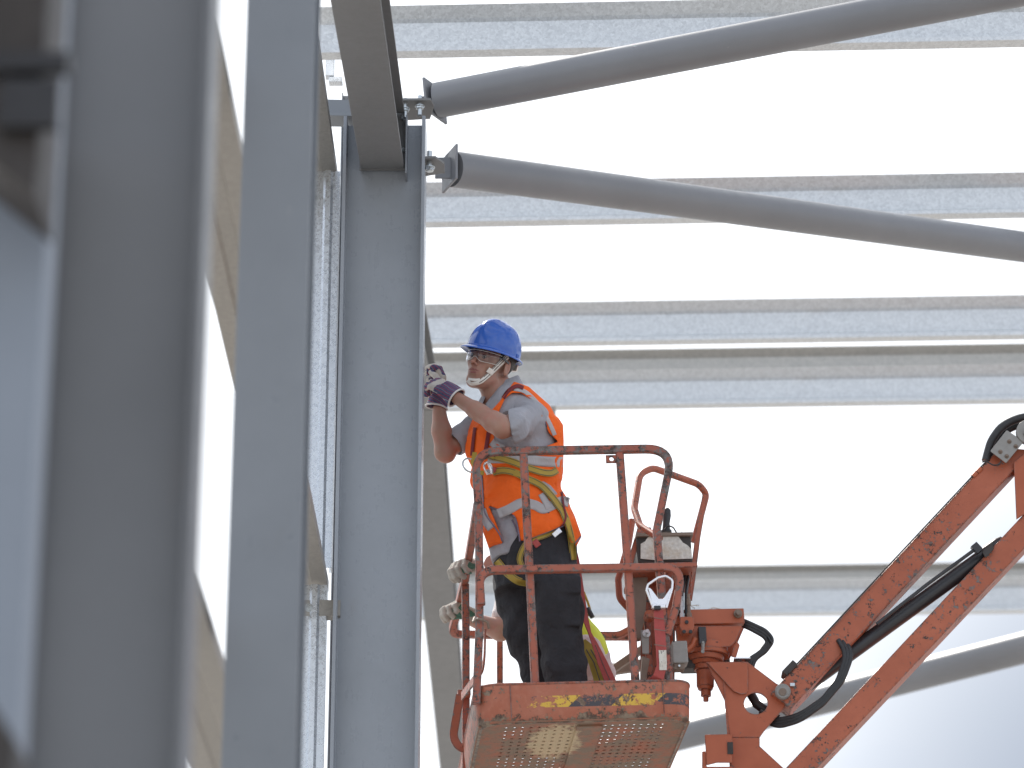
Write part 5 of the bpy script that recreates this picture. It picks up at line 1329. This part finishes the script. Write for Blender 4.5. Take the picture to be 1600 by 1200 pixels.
m = MB(); ribbon(m, [P(865, 837, 14.17), P(872, 831, 14.165), P(876, 828, 14.165)], .022, .006, (0, -1, 0)); m.build('strap_buckle', 'alloy', w1)
# steel rings and hook at the waist
m = MB()
def ringmb(m, c, r, t, nrm, seg=24, ex=1.0):
    nrm = Vector(nrm).normalized(); a = nrm.orthogonal().normalized(); b = nrm.cross(a); m.tube([Vector(c)+(a*math.cos(2*math.pi*k/seg)*ex+b*math.sin(2*math.pi*k/seg))*r for k in range(seg+1)], t, 8, cap=False)
ringmb(m, P(734, 727, 14.12), .036, .0042, (.5, -1, .2)); m.build('harness_ring', 'bolt_zinc', w1)
m = MB(); ringmb(m, P(763, 732, 14.14), .030, .0045, (.9, -.6, .3), ex=1.4); m.build('harness_ring', 'steel_bright', w1)
m = MB(); m.tube([P(757, 726, 14.12), P(762, 722, 14.11), P(766, 732, 14.11), P(768, 740, 14.12), P(760, 741, 14.12)], .006, 8); m.build('snap_hook', 'steel_bright', w1)
m = MB(); ribbon(m, [P(742, 707, 14.15), P(739, 722, 14.12), P(746, 738, 14.12), P(756, 739, 14.13)], .022, .004, (0, -1, 0)); m.build('hook_sling', YWb, w1)
# red lanyard down from the back
m = MB(); lp = [(893, 845, 14.36, 9), (900, 875, 14.38, 10), (904, 905, 14.38, 12), (909, 940, 14.36, 12), (914, 965, 14.35, 11), (921, 988, 14.34, 7), (930, 1008, 14.33, 10), (941, 1035, 14.33, 15), (957, 1072, 14.34, 17), (968, 1100, 14.36, 17)]
ribbon(m, [P(x, y, Y) for x, y, Y, w in lp], [w/332 for *_, w in lp], .004, [(0.1, -1, 0), (.2, -1, 0), (.2, -1, 0), (.2, -1, 0), (.5, -1, 0), (.8, -.8, 0), (.4, -1, 0), (.1, -1, 0), (0, -1, 0), (0, -1, 0)]); m.build('lanyard', 'red_webbing', w1)
m = MB(); ribbon(m, [P(x, y, Y-.004) for x, y, Y, w in lp[6:]], .003, .002, (0, -1, 0)); m.build('seam', 'dark_groove', w1)
m = MB(); lp2 = [(908, 1003, 14.5), (920, 1015, 14.48), (932, 1035, 14.45), (944, 1072, 14.42), (950, 1100, 14.4)]
ribbon(m, [P(*q) for q in lp2], [.05, .065, .075, .08, .08], .005, (.25, -1, 0)); m.build('lanyard', YWb, w1)
for dx in (-4, 3, 9):
    m = MB(); ribbon(m, [P(x+dx, y, Y-.02) for x, y, Y in lp2[1:]], .004, .003, (.25, -1, 0)); m.build('seam', 'dark_groove', w1)

# gloves of the first worker
def glove(nm, wrist, d, n, side, parent, matfn_, mats, curl, sc=1.0, h=.0042, cuff=None):
    W = np.array(wrist); fg = Field(W-.17, W+.17, h); dd, nn, ss_ = hand(fg, wrist, d, n, side, curl, .0135, sc, k=.007)
    sl, p = fg.sub(fg.lo-1, fg.lo+9); fg.F[sl] += folds(p, 90, .0016, (1, 1, 1), 1).astype(np.float32)
    V, Fc = fg.mesh()
    o, V2 = np_obj(nm, V, Fc, mats, parent, lambda c, nr: matfn_((c-W)@dd/sc, (c-W)@ss_/sc, nr@nn), it=1)
    return o, dd, nn, ss_
def cuffpart(nm, a, b, r0, r1, mat, parent, flatv=None, trim=None, flare=0):
    a, b = Vector(a), Vector(b); m = MB(); ax = (b-a).normalized(); fv_ = Vector(flatv).normalized() if flatv is not None else ax.orthogonal().normalized(); fv_ = (fv_-ax*fv_.dot(ax)).normalized(); w = ax.cross(fv_)
    def rg(t, r, off=0): return [a+(b-a)*t+(fv_*math.cos(x)*r*.72+w*math.sin(x)*r)*(1+.05*math.sin(3*x+t*5)) for x in (2*math.pi*j/28 for j in range(28))]
    m.loft([rg(t, r0+(r1-r0)*t) for t in (0, .25, .5, .75, 1)]+[rg(1.0, r1-.005), rg(.3, r0*.8)], True, True, True); o = m.build(nm, mat, parent)
    if trim:
        m = MB(); rr_ = rg(1.0, r1-.001); rr_.append(rr_[0]); m.tube(rr_, .0045, 8, cap=False); m.build('cuff_trim', trim, o)
    return o
def gm(d_, s_, nn_):
    k = np.zeros(len(d_)); k[(nn_ < .35) & ((d_ < .052))] = 1; k[(nn_ < .25) & (d_ > .092) & (d_ < .135)] = 1; return k
dn = NP(668, 592, 14.25)-NP(708, 616, 14.155)
g1, gd, gn, gs = glove('glove', NP(701, 612, 14.165), dn, np.array([-.2, .9, -.45]), -1, w1, gm, ['glove_leather', 'stripes'], (22, 50, 30), 1.10)
cuffpart('glove_cuff', NP(693, 606, 14.175), NP(713, 621, 14.15), .042, .052, 'stripes', g1, (.0, 1, 0), 'white_cotton')
df = NP(692, 580, 14.37)-NP(686, 628, 14.36)
g2, *_ = glove('glove', NP(687, 622, 14.36), df, np.array([-.9, -.15, .0]), 1, w1, gm, ['glove_leather', 'stripes'], (30, 55, 35), 1.08)
cuffpart('glove_cuff', NP(688, 608, 14.355), NP(682, 636, 14.355), .040, .052, 'stripes', g2, (0, 1, 0), 'white_cotton')

# ------------------------------------------------------------------ second worker crouching behind
w2 = thing('person', 'crouching man in a yellow vest and knitted gloves, mostly hidden behind the standing worker', 'person', P(880, 1075, 15.2))
fz2 = B(.5, 1.2, .01).z
f2 = Field(NP(690, 850, 15.2)-np.array([.02, .35, 0]), (NP(990, 850, 15.2)[0], 15.75, NP(830, 820, 15.2)[2]), .0065); f2.lo[2] = fz2-.02
f2 = Field(f2.lo, (NP(990, 850, 15.2)[0], 15.75, NP(830, 820, 15.2)[2]), .0065)
H2 = NP(838, 900, 15.2)
a2 = np.array([[-.9, -.3, -.3], [.3, -.95, .05], [-.28, -.05, .96]]); a2 = np.linalg.qr(a2.T)[0].T; a2 *= np.sign((a2*np.array([[-.9, -.3, -.3], [.3, -.95, .05], [-.28, -.05, .96]])).sum(1))[:, None]
f2.ell(H2, a2, (.098, .076, .11), .01); f2.ell(H2+a2[0]*.06-a2[2]*.05, a2, (.045, .05, .06), .03); f2.cap(H2+a2[0]*.09, H2+a2[0]*.115-a2[2]*.03, .009, .012, .01)
for q in (-1, 1): f2.ell(H2+a2[1]*.078*q-a2[2]*.01, a2, (.02, .008, .032), .006)
sh2n, sh2f = NP(815, 925, 15.05), NP(805, 925, 15.42); pel2 = NP(908, 1040, 15.25); nk2 = NP(832, 925, 15.22)
f2.cap(H2, nk2, .055, .065, .03); f2.cap(nk2, pel2, .12, .14, .06); f2.cap(sh2n, sh2f, .065, .065, .05)
elA = NP(790, 875, 14.95); wrA = NP(742, 884, 14.72); elB = NP(782, 985, 15.32); wrB = NP(733, 966, 15.28)
f2.cap(sh2n, elA, .055, .048, .03); f2.cap(elA, wrA, .048, .034, .02); f2.cap(sh2f, elB, .055, .050, .03); f2.cap(elB, wrB, .052, .033, .02)
for s2 in (-1, 1):
    hp = pel2+np.array([0, .12*s2, 0]); kn2 = NP(845, 1030, 15.25)+np.array([0, .16*s2, 0]); an2 = NP(895, 1060, 15.25)+np.array([0, .14*s2, 0]); an2[2] = fz2+.07
    f2.cap(hp, kn2, .085, .062, .03); f2.cap(kn2, an2, .06, .045, .02); f2.cap(an2, an2+np.array([-.15, 0, -.03]), .045, .04, .02)
V, Fc = f2.mesh(); np_obj('body', V, Fc, 'skin_pale', w2)
def cl2(nm, mat, parts, fo=.006, h=.0065):
    al = [np.array(q) for a, b, *_ in parts for q in (a, b)]; lo = np.min(al, 0)-.24; hi = np.max(al, 0)+.24; lo[2] = max(lo[2], fz2); f = Field(lo, hi, h)
    for a, b, ra, rb in parts: f.cap(a, b, ra, rb, .04)
    sl, p = f.sub(f.lo-1, f.lo+9); f.F[sl] += folds(p, 28, fo, (1, 1, 1), 3).astype(np.float32); V, Fc = f.mesh(); return np_obj(nm, V, Fc, mat, w2)[0]
cl2('shirt', 'white_cotton', [(nk2+np.array([.0, 0, -.02]), pel2*.95+nk2*.05, .135, .152), (sh2n, sh2n*.45+elA*.55, .085, .07), (sh2f, sh2f*.35+elB*.65, .085, .068)])
cl2('vest', 'vest_yellow', [(nk2*.8+pel2*.2, pel2*.86+nk2*.14, .150, .170)])
m_ = [(pel2+np.array([0, .12*s2, 0]), NP(845, 1030, 15.25)+np.array([0, .16*s2, 0]), .115, .085) for s2 in (-1, 1)]
m_ += [(NP(845, 1030, 15.25)+np.array([0, .16*s2, 0]), NP(900, 1060, 15.25)+np.array([0, .14*s2, -.12]), .085, .07) for s2 in (-1, 1)]
cl2('trousers', 'pale_trousers', m_+[(NP(918, 1010, 15.25), NP(930, 1050, 15.25), .09, .10)])
f3 = Field(H2-.18, H2+.18, .006); f3.ell(H2-a2[0]*.02+a2[2]*.02, a2, (.102, .084, .112), 0); V, Fc = f3.mesh(); np_obj('hair', V, Fc, 'hair', w2)
def gm2(d_, s_, nn_): return ((nn_ > .45) & (d_ < .085)).astype(int)
gA, *_ = glove('glove', NP(740, 884, 14.70), NP(716, 880, 14.62)-NP(740, 884, 14.70), np.array([.25, .1, -.95]), -1, w2, gm2, ['glove_knit', 'glove_rubber'], (48, 62, 45), 1.12)
cuffpart('glove_cuff', NP(735, 882, 14.69), NP(746, 885, 14.74), .040, .042, 'glove_knit', gA)
gB_, *_ = glove('glove', NP(735, 960, 15.26), NP(708, 945, 15.2)-NP(735, 960, 15.26), np.array([.3, .1, -.95]), -1, w2, gm2, ['glove_knit', 'glove_rubber'], (48, 62, 45), 1.14)
cuffpart('glove_cuff', NP(730, 958, 15.26), NP(740, 964, 15.27), .040, .042, 'glove_knit', gB_)
m = MB(); m.tube(fillet([P(912, 925, 15.1), P(918, 940, 15.1), P(923, 955, 15.1), P(918, 962, 15.1)], .03, 4), .006, 8); m.build('harness_cord', YWb, w2)
m = MB(); m.tube([P(918, 950, 15.08), P(926, 965, 15.08)], .012, 8); m.build('harness_clip', 'dark_rubber', w2)
